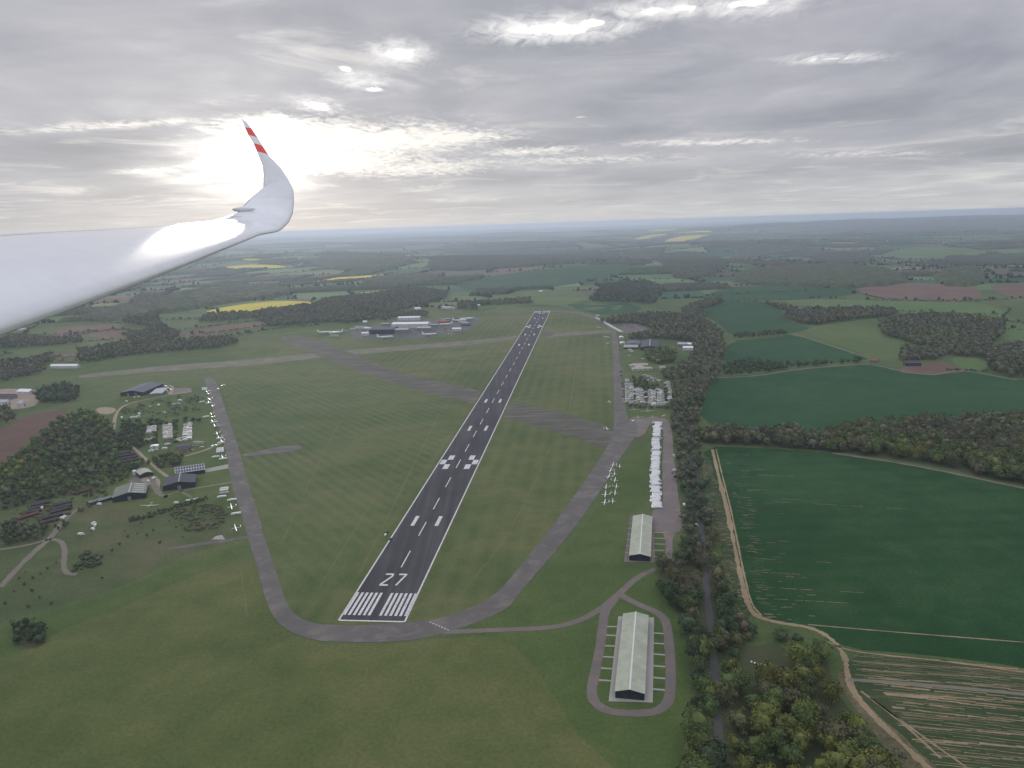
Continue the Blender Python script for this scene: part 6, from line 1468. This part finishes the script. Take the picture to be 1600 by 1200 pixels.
def world():
    w = bpy.data.worlds.new('World'); SC.world = w; w.use_nodes = True
    nt = w.node_tree; nt.nodes.clear()
    out = nt.nodes.new('ShaderNodeOutputWorld'); bg = nt.nodes.new('ShaderNodeBackground'); link(nt, bg.outputs[0], out.inputs[0])
    bg.inputs['Strength'].default_value = .1
    sky = nt.nodes.new('ShaderNodeTexSky'); sky.sky_type = 'NISHITA'; sky.sun_disc = False
    sky.sun_elevation = max(SUN_EL, math.radians(4)); sky.sun_rotation = SUN_AZ
    tc = nt.nodes.new('ShaderNodeTexCoord').outputs['Generated']
    sep = nt.nodes.new('ShaderNodeSeparateXYZ'); link(nt, tc, sep.inputs[0]); X, Y, Z = sep.outputs
    zc = fmath(nt, 'ADD', fmath(nt, 'MAXIMUM', Z, 0.0), .055)
    U = fmath(nt, 'DIVIDE', X, zc); Vv = fmath(nt, 'DIVIDE', Y, zc)
    def comb(sx, sy, o=0.0):
        c = nt.nodes.new('ShaderNodeCombineXYZ'); link(nt, fmath(nt, 'MULTIPLY', U, sx), c.inputs[0]); link(nt, fmath(nt, 'MULTIPLY', Vv, sy), c.inputs[1]); c.inputs[2].default_value = o
        return c.outputs[0]
    n1 = noise(nt, 1.0, 5, .52, comb(1.0, .62), .45)
    n2 = noise(nt, 1.0, 8, .62, comb(.95, 1.1, 3.7), .7)
    n3 = noise(nt, 1.0, 6, .6, comb(2.6, 2.2, 9.1), .5)
    # angle from the sun
    dt = nt.nodes.new('ShaderNodeVectorMath'); dt.operation = 'DOT_PRODUCT'; link(nt, tc, dt.inputs[0]); dt.inputs[1].default_value = tuple(sd)
    ang = fmath(nt, 'ARCCOSINE', fmath(nt, 'MINIMUM', dt.outputs['Value'], .99999))
    def gauss(x, s): return fmath(nt, 'EXPONENT', fmath(nt, 'MULTIPLY', fmath(nt, 'POWER', fmath(nt, 'DIVIDE', x, s), 2.0), -1.0))
    df = nt.nodes.new('ShaderNodeVectorMath'); df.operation = 'SUBTRACT'; link(nt, tc, df.inputs[0]); df.inputs[1].default_value = tuple(sd)
    ds = nt.nodes.new('ShaderNodeVectorMath'); ds.operation = 'MULTIPLY'; link(nt, df.outputs[0], ds.inputs[0]); ds.inputs[1].default_value = (1.0, 1.0, 1.75)
    dl = nt.nodes.new('ShaderNodeVectorMath'); dl.operation = 'LENGTH'; link(nt, ds.outputs[0], dl.inputs[0])
    near = gauss(dl.outputs['Value'], .072); wide = gauss(ang, .24); vwide = gauss(ang, .6)
    # grey stratocumulus underside: broad soft tones, wisps low down
    n0 = noise(nt, 1.0, 4, .5, comb(.28, .30, 1.9), .3)
    tone = fmath(nt, 'MULTIPLY_ADD', n0, .50, fmath(nt, 'MULTIPLY_ADD', n1, .34, fmath(nt, 'MULTIPLY', n2, .16)))
    grey = ramp(nt, tone, [(.37, (.235, .25, .305)), (.46, (.325, .34, .40)), (.54, (.44, .445, .50)), (.63, (.62, .62, .645))])
    col = mixc(nt, fmath(nt, 'MULTIPLY', vwide, .20), grey, (.72, .72, .72))
    # thin places glow, stronger toward the sun and low in the sky
    gap = ramp(nt, n2, [(.55, 0.0), (.74, 1.0)])
    low = fmath(nt, 'EXPONENT', fmath(nt, 'MULTIPLY', fmath(nt, 'MAXIMUM', Z, 0.0), -9.0))
    gk = fmath(nt, 'MULTIPLY', gap, fmath(nt, 'ADD', fmath(nt, 'MULTIPLY_ADD', wide, .55, .04), fmath(nt, 'MULTIPLY', low, .55)), clamp=True)
    col = mixc(nt, gk, col, (1.05, 1.00, .92))
    n4 = noise(nt, 1.0, 6, .62, comb(11.0, 6.5, 5.3), .8)
    def breaks(lst, edge0, edge1):
        H = None
        for px, py, sx, sy, amp in lst:
            d = ray(px, py); d = d / np.linalg.norm(d); cu, cv = d[0] / (max(d[2], 0) + .055), d[1] / (max(d[2], 0) + .055)
            a = fmath(nt, 'DIVIDE', fmath(nt, 'SUBTRACT', U, cu), sx); b_ = fmath(nt, 'DIVIDE', fmath(nt, 'SUBTRACT', Vv, cv), sy)
            g = fmath(nt, 'MULTIPLY', fmath(nt, 'EXPONENT', fmath(nt, 'MULTIPLY', fmath(nt, 'ADD', fmath(nt, 'MULTIPLY', a, a), fmath(nt, 'MULTIPLY', b_, b_)), -1.0)), amp)
            H = g if H is None else fmath(nt, 'MAXIMUM', H, g)
        hz = fmath(nt, 'ADD', H, fmath(nt, 'ADD', fmath(nt, 'MULTIPLY_ADD', n3, .9, -.45), fmath(nt, 'MULTIPLY_ADD', n4, 2.3, -1.15)))
        return fmath(nt, 'MULTIPLY', ramp(nt, hz, [(edge0, 0.0), (edge1, 1.0)]), ramp(nt, H, [(.04, 0.0), (.45, 1.0)]))
    # broad bright bank to the right of the sun, then the small clear holes
    bank = breaks(((520, 252, .8, .9, 1.2), (560, 222, .95, .75, 1.2), (690, 215, .55, .4, 1.0), (440, 200, .5, .5, 1.0), (640, 262, .9, .8, .8), (830, 236, .5, .3, .75), (1110, 222, .9, .22, .6), (900, 250, 1.2, .4, .5), (165, 196, .8, .16, .55), (240, 268, .35, .3, .6), (1350, 240, 1.0, .3, .45)), .16, .92)
    col = mixc(nt, fmath(nt, 'MULTIPLY', bank, fmath(nt, 'MULTIPLY_ADD', wide, .35, .65), clamp=True), col, (1.22, 1.17, 1.08))
    hole = breaks(((868, 46, .13, .075, 1.4), (925, 36, .05, .06, 1.4), (498, 166, .06, .12, 1.6), (622, 84, .055, .085, 1.5), (540, 107, .03, .06, 1.2), (585, 140, .04, .06, 1.25), (1018, 16, .04, .05, 1.1), (1073, 12, .05, .03, 1.1), (1165, 6, .09, .05, 1.2), (1300, 92, .10, .035, .72), (905, 183, .06, .05, .6)),   .30, .95)
    skirt = breaks(((868, 46, .34, .22, .9), (498, 165, .16, .28, .8), (622, 83, .16, .22, .8), (1040, 14, .26, .14, .8), (1165, 6, .26, .18, .8), (1300, 92, .3, .12, .6), (560, 125, .16, .22, .7)), .0, 1.6)
    col = mixc(nt, skirt, col, (.95, .94, .94))
    col = mixc(nt, hole, col, (1.30, 1.28, 1.24))
    # glare round the veiled sun, broken by cloud
    gl = fmath(nt, 'ADD', near, fmath(nt, 'MULTIPLY', wide, .06))
    gl = fmath(nt, 'MULTIPLY', gl, ramp(nt, fmath(nt, 'MULTIPLY_ADD', n2, .6, fmath(nt, 'MULTIPLY', n3, .4)), [(.32, .35), (.60, 1.25)]))
    add = mixc(nt, 1.0, mixc(nt, gl, (0, 0, 0), (1.30, 1.25, 1.14)), col, 'ADD')
    # pale warm haze toward the horizon
    hb = fmath(nt, 'EXPONENT', fmath(nt, 'MULTIPLY', fmath(nt, 'MAXIMUM', Z, 0.0), -17.0))
    warm = mixc(nt, wide, (.655, .66, .65), (.86, .845, .805))
    add = mixc(nt, fmath(nt, 'MULTIPLY', hb, .80), add, warm)
    ten = mixc(nt, 1.0, add, (10, 10, 10), 'MULTIPLY')
    mixed = mixc(nt, .987, sky.outputs['Color'], ten)
    zen = fmath(nt, 'MULTIPLY_ADD', ramp(nt, Z, [(.27, 0.0), (.75, 1.0)]), 1.5, 1.0)      # overcast zenith, boost added above the camera's view to light the ground
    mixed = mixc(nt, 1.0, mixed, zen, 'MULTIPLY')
    below = fmath(nt, 'LESS_THAN', Z, -.02)
    mixed = mixc(nt, below, mixed, (1.0, 1.1, .9))
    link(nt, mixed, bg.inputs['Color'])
    w.cycles.sampling_method = 'MANUAL'; w.cycles.sample_map_resolution = 1024
world()

L = bpy.data.lights.new('sun', 'SUN'); L.energy = 1.0; L.angle = math.radians(10); L.color = (1, .93, .82)
so = bpy.data.objects.new('sun', L); COL.objects.link(so)
so.rotation_euler = Vector((-sd[0], -sd[1], -max(sd[2], .1))).to_track_quat('-Z', 'Y').to_euler(); so.location = (0, 0, 600)

def haze():
    m = bpy.data.materials.new('haze_air'); m.use_nodes = True; nt = m.node_tree; nt.nodes.clear()
    out = nt.nodes.new('ShaderNodeOutputMaterial'); pv = nt.nodes.new('ShaderNodeVolumePrincipled')
    pv.inputs['Color'].default_value = (.72, .82, 1.0, 1); pv.inputs['Density'].default_value = 6.4e-5; pv.inputs['Anisotropy'].default_value = .45
    try: pv.inputs['Density Attribute'].default_value = ''
    except Exception: pass
    link(nt, pv.outputs[0], out.inputs['Volume']); m.cycles.homogeneous_volume = True
    MATS['haze_air'] = m
    b = MB(); b.box(-47000, 47000, -47000, 47000, -75, 262)
    o = put('haze', b.data('haze', 'haze_air')); tag(o, 'thin bluish haze over the whole landscape', 'haze', kind='stuff')
haze()

cam = bpy.data.cameras.new('camera'); co = bpy.data.objects.new('camera', cam); COL.objects.link(co)
cam.sensor_fit = 'HORIZONTAL'; cam.sensor_width = 36; cam.lens = 36 * FOC / 1600; cam.clip_start = .1; cam.clip_end = 200000
co.matrix_world = Matrix(((RT[0], UP[0], -FW[0], CAM[0]), (RT[1], UP[1], -FW[1], CAM[1]), (RT[2], UP[2], -FW[2], CAM[2]), (0, 0, 0, 1)))
SC.camera = co
SC.view_settings.view_transform = 'Standard'; SC.view_settings.look = 'None'; SC.view_settings.exposure = 0; SC.view_settings.gamma = 1
SC.view_settings.use_curve_mapping = False
SC.render.engine = 'CYCLES'
SC.cycles.use_denoising = True
SC.cycles.max_bounces = 6; SC.cycles.diffuse_bounces = 3; SC.cycles.volume_bounces = 1; SC.cycles.transparent_max_bounces = 8
